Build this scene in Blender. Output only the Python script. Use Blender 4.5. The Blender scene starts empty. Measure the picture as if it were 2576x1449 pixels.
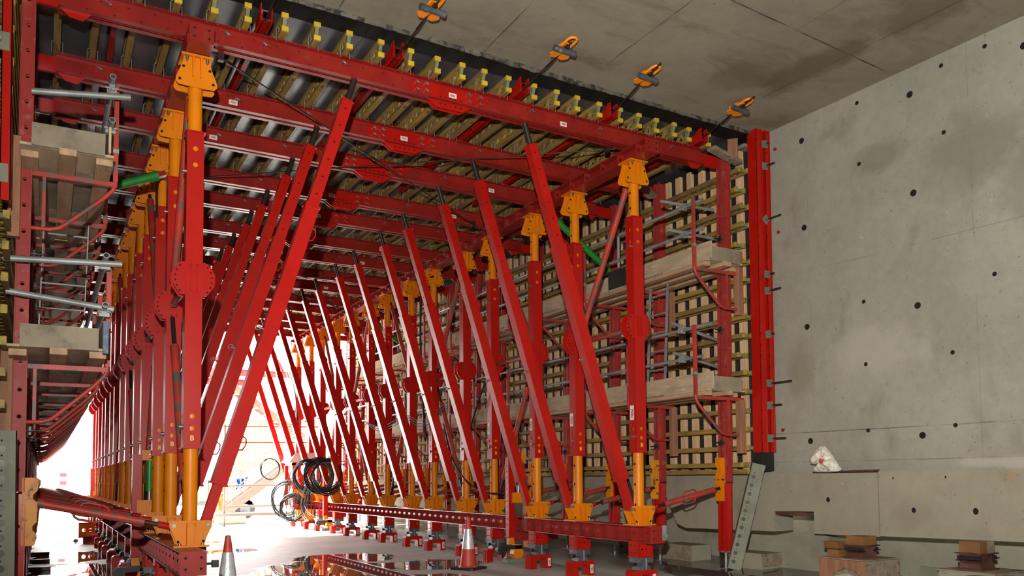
import bpy, bmesh, math, random
from mathutils import Vector, Matrix

rnd = random.Random(11)
SC = bpy.context.scene
COL = SC.collection
PI = math.pi

# ------------------------------------------------------------------ camera
def look_axes(yaw, pitch, roll):
    s, c = math.sin, math.cos
    f = Vector((s(yaw) * c(pitch), c(yaw) * c(pitch), s(pitch)))
    r = Vector((c(yaw), -s(yaw), 0))
    u = r.cross(f)
    return c(roll) * r + s(roll) * u, -s(roll) * r + c(roll) * u, f

cam_d = bpy.data.cameras.new('camera')
cam = bpy.data.objects.new('camera', cam_d)
COL.objects.link(cam)
_r, _u, _f = look_axes(math.radians(29.283), math.radians(3.332), math.radians(-0.536))
cam.matrix_world = Matrix(((_r.x, _u.x, -_f.x, 0), (_r.y, _u.y, -_f.y, 0), (_r.z, _u.z, -_f.z, 1.5), (0, 0, 0, 1)))
cam_d.sensor_width = 36.0
cam_d.lens = 36.0 * 2103.8 / 2576
cam_d.shift_y = (1078.76 - 724.5) / 2576
cam_d.clip_start = 0.05
cam_d.clip_end = 500
SC.camera = cam

# ------------------------------------------------------------------ light, sky, exposure
world = bpy.data.worlds.new('overcast_sky')
SC.world = world
world.use_nodes = True
_bg = world.node_tree.nodes['Background']
_bg.inputs[0].default_value = (1.0, 0.99, 0.97, 1)
_bg.inputs[1].default_value = 12.0

sun_d = bpy.data.lights.new('sun', 'SUN')
sun = bpy.data.objects.new('sun', sun_d)
COL.objects.link(sun)
sun_d.energy = 62
sun_d.color = (1.0, 0.96, 0.9)
sun_d.angle = math.radians(4)
sun.rotation_euler = Vector((0.42, -0.62, -0.72)).to_track_quat('-Z', 'Y').to_euler()

fl_d = bpy.data.lights.new('flash_lamp', 'SPOT')
fl = bpy.data.objects.new('flash_lamp', fl_d)
COL.objects.link(fl)
fl_d.energy = 4750
fl_d.color = (1.0, 0.97, 0.91)
fl_d.spot_size = math.radians(118)
fl_d.spot_blend = 1.0
fl_d.shadow_soft_size = 0.05
fl.location = (-0.2, -0.05, 2.35)
fl.rotation_euler = (math.radians(90 + 13), 0, math.radians(-42))

SC.view_settings.view_transform = 'Standard'
SC.view_settings.look = 'None'
SC.view_settings.exposure = 0.0
SC.view_settings.gamma = 1.0
SC.view_settings.use_curve_mapping = False

# ------------------------------------------------------------------ materials
def lin(c):
    return tuple(((x / 255) / 12.92 if x / 255 <= .04045 else ((x / 255 + .055) / 1.055) ** 2.4) for x in c) + (1,)

class NT:
    def __init__(s, name):
        s.m = bpy.data.materials.new(name); s.m.use_nodes = True
        s.t = s.m.node_tree; s.n = s.t.nodes; s.l = s.t.links
        s.b = s.n['Principled BSDF']
    def new(s, kind, **kw):
        nd = s.n.new(kind)
        for k, v in kw.items(): setattr(nd, k, v)
        return nd
    def put(s, sock, v):
        if isinstance(v, bpy.types.NodeSocket): s.l.new(v, sock)
        else: sock.default_value = v
    def math(s, op, a, b=0.0, clamp=False):
        nd = s.new('ShaderNodeMath', operation=op); nd.use_clamp = clamp
        s.put(nd.inputs[0], a); s.put(nd.inputs[1], b); return nd.outputs[0]
    def mix(s, f, a, b, mode='MIX'):
        nd = s.new('ShaderNodeMix', data_type='RGBA', blend_type=mode)
        s.put(nd.inputs[0], f); s.put(nd.inputs[6], a); s.put(nd.inputs[7], b); return nd.outputs[2]
    def noise(s, vec, scale, detail=4, rough=.55, dist=0):
        nd = s.new('ShaderNodeTexNoise')
        nd.inputs['Scale'].default_value = scale; nd.inputs['Detail'].default_value = detail
        nd.inputs['Roughness'].default_value = rough; nd.inputs['Distortion'].default_value = dist
        s.l.new(vec, nd.inputs['Vector']); return nd.outputs[0]
    def ramp(s, v, lo, hi):
        nd = s.new('ShaderNodeMapRange'); nd.interpolation_type = 'SMOOTHSTEP'
        s.put(nd.inputs[0], v); nd.inputs[1].default_value = lo; nd.inputs[2].default_value = hi
        return nd.outputs[0]
    def coords(s, stretch=(1, 1, 1), rand=True):
        tc = s.new('ShaderNodeTexCoord').outputs['Object']
        if rand:
            oi = s.new('ShaderNodeObjectInfo').outputs['Random']
            k = s.math('MULTIPLY', oi, 41.0)
            va = s.new('ShaderNodeVectorMath', operation='ADD'); s.l.new(tc, va.inputs[0])
            cb = s.new('ShaderNodeCombineXYZ'); [s.l.new(k, cb.inputs[i]) for i in range(3)]
            s.l.new(cb.outputs[0], va.inputs[1]); tc = va.outputs[0]
        if stretch != (1, 1, 1):
            vm = s.new('ShaderNodeVectorMath', operation='MULTIPLY'); s.l.new(tc, vm.inputs[0])
            vm.inputs[1].default_value = stretch; tc = vm.outputs[0]
        return tc
    def bump(s, h, strength=.3, dist=.01):
        nd = s.new('ShaderNodeBump'); nd.inputs['Strength'].default_value = strength; nd.inputs['Distance'].default_value = dist
        s.l.new(h, nd.inputs['Height']); s.l.new(nd.outputs[0], s.b.inputs['Normal'])

def mat(name, col, rough=.5, metal=0.0, var=.2, vscale=3.0, dirt=None, dscale=6.0, damt=(.55, .7), stretch=(1, 1, 1), bump=0.0, bscale=40, spec=.5, second=None, vary=None):
    k = NT(name); c = k.coords(stretch)
    base = lin(col)
    n = k.noise(c, vscale, 5)
    dark = tuple(x * (1 - var) for x in base[:3]) + (1,)
    lite = tuple(min(1, x * (1 + var)) for x in base[:3]) + (1,)
    out = k.mix(k.ramp(n, .3, .7), dark, lite)
    if second: out = k.mix(k.ramp(k.noise(c, vscale * .6, 3), .52, .62), out, lin(second))
    if vary: out = k.mix(k.math('MULTIPLY', k.new('ShaderNodeObjectInfo').outputs['Random'], .6), out, lin(vary))
    if dirt:
        d = k.ramp(k.noise(c, dscale, 8, .7), *damt)
        out = k.mix(d, out, lin(dirt))
    k.l.new(out, k.b.inputs['Base Color'])
    k.b.inputs['Roughness'].default_value = rough
    k.b.inputs['Metallic'].default_value = metal
    k.b.inputs['Specular IOR Level'].default_value = spec
    if bump: k.bump(k.noise(c, bscale, 6), bump)
    return k.m

RED = mat('red_paint', (172, 21, 12), .28, var=.08, dirt=(140, 60, 50), dscale=9, damt=(.66, .82), spec=.36)
REDOLD = mat('red_paint_dusty', (142, 33, 27), .36, var=.16, dirt=(122, 62, 52), dscale=5, damt=(.58, .8), spec=.4)
REDDUST = mat('red_paint_chalky', (158, 52, 46), .5, var=.14, vscale=1.5, dirt=(168, 112, 104), dscale=7, damt=(.54, .74), spec=.3)
REDWORN = mat('red_paint_worn', (172, 52, 40), .5, var=.2, dirt=(92, 84, 78), dscale=7, damt=(.5, .6))
ORANGE = mat('orange_paint', (216, 122, 5), .42, var=.08, dirt=(170, 100, 34), dscale=7, damt=(.72, .86), spec=.3)
ORWORN = mat('orange_paint_worn', (216, 140, 30), .5, var=.15, dirt=(84, 66, 50), dscale=9, damt=(.54, .62))
CLAMP = mat('clamp_orange', (238, 136, 18), .45, var=.08)
GIRD = mat('girder_wood', (150, 124, 58), .6, vary=(118, 92, 66), var=.35, vscale=2.0, stretch=(6, .8, 6), dirt=(88, 74, 56), dscale=4, damt=(.5, .68), second=(172, 138, 46))
GIRDEND = mat('girder_tip_yellow', (204, 172, 50), .5, var=.12, dirt=(150, 150, 110), dscale=12, damt=(.6, .7))
GIRDPALE = mat('girder_end_post', (122, 118, 66), .6, var=.25, dirt=(100, 120, 116), dscale=8, damt=(.5, .6))
PLY = mat('film_faced_plywood', (62, 62, 66), .27, var=.3, vscale=1.2, dirt=(96, 94, 92), dscale=1.5, damt=(.5, .75), spec=.42)
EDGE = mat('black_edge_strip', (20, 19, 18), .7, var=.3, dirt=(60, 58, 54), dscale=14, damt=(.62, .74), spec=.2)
PLYDARK = mat('dark_plywood_back', (34, 32, 30), .6, var=.3)
PLYPALE = mat('pale_plywood', (176, 156, 128), .7, var=.14, dirt=(208, 200, 188), dscale=5, damt=(.55, .7), stretch=(3, .6, 3))
PLYGREY = mat('weathered_plywood', (140, 128, 108), .75, var=.18, dirt=(110, 100, 84), dscale=5, damt=(.5, .7))
BATTEN = mat('pale_batten_wood', (214, 176, 134), .65, var=.16, vscale=2, stretch=(8, 8, .8), dirt=(150, 120, 90), dscale=3, damt=(.6, .75))
TIMBER = mat('brown_timber', (176, 142, 110), .7, var=.22, vscale=2, stretch=(8, 1, 8), dirt=(120, 86, 60), dscale=4, damt=(.55, .7))
TIMBERUP = mat('timber_upright', (150, 104, 76), .7, var=.22, vscale=2, stretch=(8, 8, 1), dirt=(110, 80, 58), dscale=4, damt=(.55, .7))
TIMBERGREY = mat('grey_timber', (142, 126, 108), .75, var=.25, vscale=2, stretch=(4, 4, 4), dirt=(100, 86, 74), dscale=4, damt=(.5, .65))
TIMBERGOLD = mat('golden_timber', (128, 88, 50), .6, var=.25, vscale=3, dirt=(96, 60, 30), dscale=5, damt=(.55, .68))
GALV = mat('galvanised_steel', (146, 150, 148), .5, .35, var=.18, dirt=(120, 112, 104), dscale=9, damt=(.55, .7))
GALVDULL = mat('galvanised_dull', (116, 118, 100), .6, .1, var=.18, dirt=(120, 122, 104), dscale=5, damt=(.5, .65))
STEELDK = mat('dark_steel', (58, 54, 50), .4, .6, var=.25, dirt=(90, 74, 58), dscale=10, damt=(.55, .7))
JACK = mat('grey_jack_steel', (82, 88, 92), .5, .3, var=.25, dirt=(140, 142, 140), dscale=10, damt=(.58, .66))
BOLT = mat('bolt_steel', (150, 150, 148), .35, .8, var=.15)
HOLE = mat('hole_dark', (16, 12, 10), .9, var=.1)
RUST = mat('rusty_steel', (104, 70, 58), .55, .3, var=.3, dirt=(52, 36, 32), dscale=6, damt=(.5, .65))
RUBBER = mat('black_rubber', (38, 37, 36), .55, var=.3, dirt=(90, 88, 84), dscale=8, damt=(.6, .75))
CABLE = mat('black_hose', (24, 24, 25), .6, var=.2, spec=.3)
GREEN = mat('green_paint', (30, 128, 42), .4, var=.12)
WHITE = mat('sticker_white', (228, 222, 214), .5, var=.04)
TXRED = mat('sticker_red', (150, 22, 40), .5, var=.04)
TXYEL = mat('sticker_yellow', (226, 180, 60), .5, var=.04)
TXDARK = mat('stamp_ink', (66, 48, 26), .7, var=.1)
BLUE = mat('blue_plastic', (24, 74, 130), .5, var=.15)
HIVIS = mat('hivis_orange', (250, 96, 28), .7, var=.1)
HIBAND = mat('reflective_band', (236, 226, 150), .4, var=.05)
SKIN = mat('skin', (196, 140, 112), .6, var=.08)
GREYP = mat('grey_panel', (170, 160, 158), .5, var=.08)
PALESTEEL = mat('pale_stair_steel', (120, 108, 98), .5, .1, var=.08)
CABIN = mat('cabin_cream', (150, 132, 100), .6, var=.06)
CONERED = mat('cone_red', (196, 62, 44), .5, var=.12, dirt=(168, 128, 110), dscale=9, damt=(.5, .7))
SLEEVE = mat('cone_sleeve', (226, 228, 230), .3, .35, var=.12, vscale=14, bump=.5, bscale=60)

# concrete -----------------------------------------------------------------
def concrete(name, col, lines=(), tone=.22, stain=(90, 84, 70), samt=(.56, .74), streak=(1, 1, 1), patches=()):
    """lines: (axis 0/1/2, position, half width, slope axis, slope, darkness)"""
    k = NT(name); c = k.coords(rand=False)
    base = lin(col)
    n1 = k.noise(c, .55, 5, .6); n2 = k.noise(c, 7, 6, .65); n3 = k.noise(c, 60, 3)
    f = k.math('ADD', k.math('MULTIPLY', n1, .55), k.math('ADD', k.math('MULTIPLY', n2, .3), k.math('MULTIPLY', n3, .15)))
    dk = tuple(x * (1 - tone) for x in base[:3]) + (1,); lt = tuple(x * (1 + tone) for x in base[:3]) + (1,)
    out = k.mix(k.ramp(f, .32, .68), dk, lt)
    vm = k.new('ShaderNodeVectorMath', operation='MULTIPLY'); k.l.new(c, vm.inputs[0]); vm.inputs[1].default_value = streak
    st = k.noise(vm.outputs[0], 1.3, 6, .62, .4)
    out = k.mix(k.math('MULTIPLY', k.ramp(st, *samt), .62), out, lin(stain))
    pores = k.ramp(k.noise(c, 26, 2, .4), .70, .76)
    out = k.mix(k.math('MULTIPLY', pores, .45), out, lin((58, 54, 46)))
    sx = k.new('ShaderNodeSeparateXYZ'); k.l.new(c, sx.inputs[0])
    wob = k.math('MULTIPLY', k.math('SUBTRACT', k.noise(c, 2.2, 3), .5), .02)
    gap = k.noise(c, 1.7, 3)
    for ax, pos, hw, sa, sl, dark in lines:
        v = sx.outputs[ax]
        if sl: v = k.math('SUBTRACT', v, k.math('MULTIPLY', sx.outputs[sa], sl))
        d = k.math('ABSOLUTE', k.math('ADD', k.math('SUBTRACT', v, pos), wob))
        m = k.math('MULTIPLY', k.math('SUBTRACT', 1.0, k.ramp(d, hw * .4, hw)), k.math('MULTIPLY', k.ramp(gap, .3, .62), dark))
        out = k.mix(m, out, lin((52, 47, 40)))
    for ua, va, u0, v0, ru, rv, colr, amt in patches:      # damp and rubbed patches: (axis, axis, centre, radii, colour, strength)
        a = k.math('DIVIDE', k.math('SUBTRACT', sx.outputs[ua], u0), ru); b = k.math('DIVIDE', k.math('SUBTRACT', sx.outputs[va], v0), rv)
        d = k.math('SQRT', k.math('ADD', k.math('MULTIPLY', a, a), k.math('MULTIPLY', b, b)))
        d = k.math('ADD', d, k.math('MULTIPLY', k.math('SUBTRACT', k.noise(c, 2.4, 7, .65), .5), 1.6))
        out = k.mix(k.math('MULTIPLY', k.math('SUBTRACT', 1.0, k.ramp(d, .45, 1.05)), amt), out, lin(colr))
    k.l.new(out, k.b.inputs['Base Color'])
    k.b.inputs['Roughness'].default_value = .78
    k.b.inputs['Specular IOR Level'].default_value = .25
    k.bump(n2, .12, .02)
    return k.m

CONC_WALL = concrete('concrete_wall', (150, 147, 134), lines=[(2, 2.06, .010, 1, .004, .6), (2, 4.33, .010, 1, .004, .28), (2, 1.68, .012, 1, .0, .4), (1, 8.08, .006, 2, .0, .2), (1, 5.75, .008, 2, 0, .22)], tone=.16, stain=(104, 102, 90), samt=(.52, .76), streak=(1, 1.0, .55), patches=[(1, 2, 5.75, 5.3, .75, .55, (120, 117, 103), .6), (1, 2, 5.1, 4.75, .5, .6, (122, 119, 105), .5), (1, 2, 6.9, 5.6, .5, .25, (112, 108, 94), .5), (1, 2, 7.1, 3.1, .8, .4, (172, 168, 154), .6), (1, 2, 5.6, 1.62, .6, .09, (178, 172, 160), .7), (1, 2, 8.3, 3.0, .3, .5, (126, 114, 92), .5)])
CONC_CEIL = concrete('concrete_ceiling', (140, 132, 115), lines=[(0, 4.34, .012, 1, .02, .9), (0, 5.93, .012, 1, .008, .8), (0, 2.7, .012, 1, 0, .8), (0, 7.45, .012, 1, .0, .5), (0, 8.86, .02, 1, -.06, .6), (1, 5.86, .014, 0, .088, 1.0)], tone=.16, stain=(104, 94, 78), samt=(.50, .72), streak=(.6, 1.6, 1), patches=[(0, 1, 8.3, 7.0, .35, 1.0, (96, 86, 66), .7), (0, 1, 7.7, 7.6, .5, .6, (104, 96, 78), .5), (0, 1, 8.4, 5.6, .5, .6, (92, 82, 64), .6)])
CONC_KERB = concrete('concrete_precast', (150, 142, 124), lines=[], tone=.12, stain=(128, 116, 96), samt=(.5, .74), streak=(1, 1.4, .5), patches=[(1, 2, 5.28, 1.47, .09, .05, (160, 126, 80), .5), (1, 2, 6.5, 1.0, .35, .25, (130, 120, 102), .5)])
CONC_LOW = concrete('concrete_low_wall', (144, 140, 124), tone=.15, stain=(112, 104, 88), samt=(.5, .7))

def floor_material():
    k = NT('site_floor_concrete'); c = k.coords(rand=False)
    sx = k.new('ShaderNodeSeparateXYZ'); k.l.new(c, sx.inputs[0]); X, Y = sx.outputs[0], sx.outputs[1]
    n1 = k.noise(c, .5, 6, .6); n2 = k.noise(c, 5, 6, .6)
    f = k.math('ADD', k.math('MULTIPLY', n1, .6), k.math('MULTIPLY', n2, .4))
    out = k.mix(k.ramp(f, .35, .66), lin((188, 192, 186)), lin((220, 224, 218)))
    # damp dark strip along the right wall
    damp = k.math('MULTIPLY', k.ramp(k.math('ADD', X, k.math('MULTIPLY', k.math('SUBTRACT', n1, .5), .8)), 7.75, 8.35), k.math('SUBTRACT', 1.0, k.ramp(Y, 24.0, 30.0)))
    out = k.mix(k.math('MULTIPLY', damp, .85), out, lin((70, 60, 52)))
    # standing water: ellipses with a ragged rim
    wob = k.math('MULTIPLY', k.math('SUBTRACT', k.noise(c, 1.1, 5, .6), .5), 1.5)
    pud = None
    for cx, cy, ax, ay in [(4.2, 13.4, 1.15, 2.0), (5.9, 13.55, 1.0, .85), (5.0, 15.6, .9, 1.0), (4.6, 11.6, 1.3, .8), (.6, 15.6, 1.0, 1.6), (.5, 19.0, .8, 1.5), (1.4, 23.5, 1.3, .9), (3.1, 21.5, .8, .5), (8.6, 9.3, .5, 1.3), (.3, 28.0, 1.6, 1.0), (3.4, 18.5, .8, .5), (2.4, 13, .5, 1.0)]:
        a = k.math('DIVIDE', k.math('SUBTRACT', X, cx), ax); b = k.math('DIVIDE', k.math('SUBTRACT', Y, cy), ay)
        d = k.math('SQRT', k.math('ADD', k.math('MULTIPLY', a, a), k.math('MULTIPLY', b, b)))
        m = k.math('SUBTRACT', 1.0, k.ramp(k.math('ADD', d, wob), .94, 1.02))
        pud = m if pud is None else k.math('MAXIMUM', pud, m)
    out = k.mix(k.math('MULTIPLY', pud, .8), out, lin((74, 62, 54)))
    k.l.new(out, k.b.inputs['Base Color'])
    k.put(k.b.inputs['Roughness'], k.math('SUBTRACT', k.math('SUBTRACT', .5, k.math('MULTIPLY', pud, .48)), k.math('MULTIPLY', damp, .25)))
    k.put(k.b.inputs['Specular IOR Level'], k.math('ADD', .5, k.math('MULTIPLY', pud, .1)))
    h = k.math('MULTIPLY', k.noise(c, 22, 5), k.math('SUBTRACT', 1.0, pud))
    k.bump(h, .25, .01)
    return k.m
FLOOR = floor_material()

def bag_material():
    k = NT('printed_plastic_bag'); c = k.coords(rand=False)
    sx = k.new('ShaderNodeSeparateXYZ'); k.l.new(c, sx.inputs[0]); Y, Z = sx.outputs[1], sx.outputs[2]
    def spot(cy, cz, r):
        a = k.math('SUBTRACT', Y, cy); b = k.math('SUBTRACT', Z, cz)
        return k.math('SQRT', k.math('ADD', k.math('MULTIPLY', a, a), k.math('MULTIPLY', b, b)))
    n = k.noise(c, 30, 3)
    out = k.mix(k.ramp(n, .3, .7), lin((204, 196, 180)), lin((226, 220, 206)))
    r = k.math('SUBTRACT', 1.0, k.ramp(k.math('ADD', spot(.0, .004, 0), k.math('MULTIPLY', k.math('SUBTRACT', n, .5), .05)), .034, .042))
    out = k.mix(r, out, lin((200, 74, 78)))
    z2 = k.math('ADD', Z, k.math('MULTIPLY', Y, -.5))
    st = k.math('GREATER_THAN', k.math('SINE', k.math('MULTIPLY', z2, 190)), .1)
    wn = k.math('GREATER_THAN', k.noise(c, 70, 2), .48)
    zone = k.math('SUBTRACT', 1.0, k.ramp(spot(-.045, -.065, 0), .065, .09))
    out = k.mix(k.math('MULTIPLY', k.math('MULTIPLY', st, wn), k.math('MULTIPLY', zone, .75)), out, lin((84, 84, 92)))
    k.l.new(out, k.b.inputs['Base Color']); k.b.inputs['Roughness'].default_value = .45
    k.bump(k.noise(c, 16, 4), .4, .02)
    return k.m

# ------------------------------------------------------------------ mesh building
class MB:
    def __init__(s): s.v = []; s.f = []; s.sm = []
    def add(s, vs, fs, smooth=False):
        o = len(s.v); s.v += [tuple(p) for p in vs]
        for f in fs: s.f.append(tuple(i + o for i in f)); s.sm.append(smooth)
        return s
    def box(s, x0, x1, y0, y1, z0, z1):
        vs = [(x, y, z) for z in (z0, z1) for y in (y0, y1) for x in (x0, x1)]
        return s.add(vs, [(0, 2, 3, 1), (4, 5, 7, 6), (0, 1, 5, 4), (2, 6, 7, 3), (0, 4, 6, 2), (1, 3, 7, 5)])
    def bbox(s, x0, x1, y0, y1, z0, z1, b=.004):
        """box with chamfered edges along its longest direction kept cheap: 8-sided profile"""
        d = [x1 - x0, y1 - y0, z1 - z0]; ax = d.index(max(d)); lo = (x0, y0, z0); hi = (x1, y1, z1)
        a, c = [i for i in range(3) if i != ax]
        prof = [(lo[a] + b, lo[c]), (hi[a] - b, lo[c]), (hi[a], lo[c] + b), (hi[a], hi[c] - b), (hi[a] - b, hi[c]), (lo[a] + b, hi[c]), (lo[a], hi[c] - b), (lo[a], lo[c] + b)]
        vs = []
        for e in (lo[ax], hi[ax]):
            for p, q in prof:
                w = [0, 0, 0]; w[ax] = e; w[a] = p; w[c] = q; vs.append(w)
        fs = [(i, (i + 1) % 8, 8 + (i + 1) % 8, 8 + i) for i in range(8)] + [tuple(range(7, -1, -1)), tuple(range(8, 16))]
        return s.add(vs, fs)
    def tube(s, p0, p1, r, n=12, cap=True, r1=None, hollow=0):
        p0 = Vector(p0); p1 = Vector(p1); d = (p1 - p0).normalized()
        a = d.orthogonal().normalized(); b = d.cross(a); r1 = r if r1 is None else r1
        vs = []
        for p, rr in ((p0, r), (p1, r1)):
            for i in range(n):
                t = 2 * PI * i / n; vs.append(p + a * rr * math.cos(t) + b * rr * math.sin(t))
        s.add(vs, [(i, (i + 1) % n, n + (i + 1) % n, n + i) for i in range(n)], True)
        if hollow:
            o = []
            for p, rr in ((p0, r), (p0 + d * .25, r)):
                for i in range(n):
                    t = 2 * PI * i / n; o.append(p + a * rr * hollow * math.cos(t) + b * rr * hollow * math.sin(t))
            s.add(o, [(i, (i + 1) % n, n + (i + 1) % n, n + i)[::-1] for i in range(n)] + [tuple(range(n, 2 * n))], False)
            s.add([vs[i] for i in range(n)] + o[:n], [(i, n + i, n + (i + 1) % n, (i + 1) % n) for i in range(n)])
            s.add([vs[n + i] for i in range(n)], [tuple(range(n))])
        elif cap:
            s.add([vs[i] for i in range(n)], [tuple(range(n - 1, -1, -1))]); s.add([vs[n + i] for i in range(n)], [tuple(range(n))])
        return s
    def path(s, pts, r, n=8, closed=False):
        P = [Vector(p) for p in pts]; m = len(P); rings = []; a = None
        for i in range(m):
            if closed: d = (P[(i + 1) % m] - P[i - 1]).normalized()
            else: d = ((P[min(i + 1, m - 1)] - P[max(i - 1, 0)])).normalized()
            if a is None: a = d.orthogonal().normalized()
            a = (a - d * a.dot(d)); a = a.normalized() if a.length > 1e-6 else d.orthogonal().normalized()
            b = d.cross(a)
            rings.append([P[i] + (a * math.cos(2 * PI * j / n) + b * math.sin(2 * PI * j / n)) * r for j in range(n)])
        vs = [p for g in rings for p in g]; fs = []
        for i in range(m if closed else m - 1):
            k = (i + 1) % m
            fs += [(i * n + j, i * n + (j + 1) % n, k * n + (j + 1) % n, k * n + j) for j in range(n)]
        s.add(vs, fs, True)
        if not closed: s.add(rings[0], [tuple(range(n - 1, -1, -1))]); s.add(rings[-1], [tuple(range(n))])
        return s
    def prism(s, poly, O, U, V, t):
        O = Vector(O); U = Vector(U); V = Vector(V); N = U.cross(V).normalized() * t; n = len(poly)
        vs = [O + U * a + V * b for a, b in poly] + [O + U * a + V * b + N for a, b in poly]
        return s.add(vs, [tuple(range(n - 1, -1, -1)), tuple(range(n, 2 * n))] + [(i, (i + 1) % n, n + (i + 1) % n, n + i) for i in range(n)])
    def sheet(s, O, U, V, L, W, holes=(), r=.01, c=None):
        O = Vector(O); U = Vector(U); V = Vector(V); c = c or W / 2
        cur = 0.0
        P = lambda a, b: O + U * a + V * b
        hs = sorted(holes); gap = min([b - a for a, b in zip(hs, hs[1:])] + [2 * c]) / 2
        c = min(c, gap)
        for h in hs:
            if h - c > cur + 1e-5: s.add([P(cur, 0), P(h - c, 0), P(h - c, W / 2), P(h - c, W), P(cur, W)], [(0, 1, 2, 3, 4)])
            ring = [P(h - c, 0), P(h, 0), P(h + c, 0), P(h + c, W / 2), P(h + c, W), P(h, W), P(h - c, W), P(h - c, W / 2)]
            ho = [P(h + r * math.cos(t), W / 2 + r * math.sin(t)) for t in [PI * 1.25 + PI / 4 * i for i in range(8)]]
            s.add(ring + ho, [(i, (i + 1) % 8, 8 + (i + 1) % 8, 8 + i) for i in range(8)])
            cur = h + c
        if cur < L - 1e-5: s.add([P(cur, 0), P(L, 0), P(L, W), P(cur, W)], [(0, 1, 2, 3)])
        return s
    def join(s, o, M=None):
        vs = [(M @ Vector(p)) if M else p for p in o.v]; k = len(s.v)
        s.v += [tuple(p) for p in vs]; s.f += [tuple(i + k for i in f) for f in o.f]; s.sm += o.sm
        return s
    def mesh(s, name):
        me = bpy.data.meshes.new(name); me.from_pydata(s.v, [], s.f); me.polygons.foreach_set('use_smooth', s.sm); me.update()
        return me

KIDS = {}
def obj(name, data, mat=None, parent=None, loc=(0, 0, 0), rot=None):
    if isinstance(data, MB): data = data.mesh(name)
    if mat is not None and data is not None and not data.materials: data.materials.append(mat)
    o = bpy.data.objects.new(name, data); COL.objects.link(o); o.location = loc
    if rot is not None: o.rotation_euler = rot
    if parent is not None:
        o.parent = parent; KIDS.setdefault(parent.name, []).append(o)
    return o
def stuff(name, data, mat, parent=None, loc=(0, 0, 0)):
    o = obj(name, data, mat, parent, loc); o['kind'] = 'stuff'; return o
def struct(name, data, mat, parent=None):
    o = obj(name, data, mat, parent)
    if parent is None: o['kind'] = 'structure'
    return o
def thing(name, label, cat, loc=(0, 0, 0), rot=(0, 0, 0), group=None, data=None, mat=None):
    o = obj(name, data, mat, None, loc, rot); o['label'] = label; o['category'] = cat
    if group: o['group'] = group
    return o
def dup(o, label, loc=None, rot=None, group=None, parent=None, skip=()):
    c = o.copy(); COL.objects.link(c)
    if parent is None:
        c['label'] = label
        if group: c['group'] = group
        if loc is not None: c.location = loc
        if rot is not None: c.rotation_euler = rot
    else:
        c.parent = parent; KIDS.setdefault(parent.name, []).append(c)
    for k in KIDS.get(o.name, []):
        if k.name.split('.')[0] not in skip: dup(k, None, parent=c)
    return c
ORD = ['first', 'second', 'third', 'fourth', 'fifth', 'sixth', 'seventh', 'eighth', 'ninth', 'tenth', 'eleventh', 'twelfth', 'thirteenth', 'fourteenth', 'fifteenth', 'sixteenth', 'seventeenth', 'eighteenth', 'nineteenth', 'twentieth', 'twenty-first', 'twenty-second', 'twenty-third', 'twenty-fourth', 'twenty-fifth', 'twenty-sixth', 'twenty-seventh', 'twenty-eighth', 'twenty-ninth', 'thirtieth']
def nth(i, end='front'):
    return ('%s from the %s' % (ORD[i], end)) if i else 'nearest the %s' % end

_txt = {}
def text_mesh(body, size, name='lettering'):
    if (body, size) in _txt: return _txt[(body, size)]
    cu = bpy.data.curves.new('text', 'FONT'); cu.body = body; cu.size = size; cu.align_x = 'CENTER'; cu.align_y = 'CENTER'; cu.extrude = .0008; cu.offset = size * .025
    cu.resolution_u = 2
    o = bpy.data.objects.new('text', cu); COL.objects.link(o)
    dg = bpy.context.evaluated_depsgraph_get()
    me = bpy.data.meshes.new_from_object(o.evaluated_get(dg)); me.name = name
    bpy.data.objects.remove(o); bpy.data.curves.remove(cu)
    _txt[(body, size)] = me; return me
def carve(target_mb, cutters, name):
    """cuts round holes into a wall for good: boolean applied, cutter removed"""
    a = bpy.data.objects.new(name, target_mb.mesh(name)); COL.objects.link(a)
    cm = cutters.mesh('cut'); bm = bmesh.new(); bm.from_mesh(cm); bmesh.ops.remove_doubles(bm, verts=bm.verts, dist=1e-4); bmesh.ops.recalc_face_normals(bm, faces=bm.faces); bm.to_mesh(cm); bm.free()
    bm = bmesh.new(); bm.from_mesh(a.data); bmesh.ops.recalc_face_normals(bm, faces=bm.faces); bm.to_mesh(a.data); bm.free()
    b = bpy.data.objects.new('cut', cm); COL.objects.link(b)
    md = a.modifiers.new('b', 'BOOLEAN'); md.operation = 'DIFFERENCE'; md.object = b; md.solver = 'EXACT'
    dg = bpy.context.evaluated_depsgraph_get()
    me = bpy.data.meshes.new_from_object(a.evaluated_get(dg)); me.name = name
    bpy.data.objects.remove(a); bpy.data.objects.remove(b)
    return me

# ================================================================== SETTING
XL, XR = 1.316, 7.18
YR = [9.24, 10.74, 11.97, 13.49, 14.65, 16.17, 17.38, 18.9, 20.07, 21.58, 22.77, 24.28, 25.46, 26.97]
NP = len(YR)
SH = 0.0256
yo = lambda x: SH * (x - XR)               # the cross-section stands very slightly skew to the tunnel axis
YF = lambda x: 8.62 + .0365 * (x - 2.75)   # front edge of the new formwork under the ceiling
YEND = 27.9
YB = -18.0     # where the roofed length starts, behind the camera
WX = lambda y: 9.31 + max(0, 8.95 - y) * .034

# floor: flat slab with a low raised strip along the right wall
m = MB(); xs = [(-40, 0), (7.75, 0), (8.45, .14), (9.9, .18), (60, .18)]; ys = [-30, 8, 30, 60, 120]
for i in range(len(xs) - 1):
    for j in range(len(ys) - 1):
        a, b = xs[i], xs[i + 1]
        m.add([(a[0], ys[j], a[1]), (b[0], ys[j], b[1]), (b[0], ys[j + 1], b[1]), (a[0], ys[j + 1], a[1])], [(0, 1, 2, 3)])
struct('floor', m, FLOOR)

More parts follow.
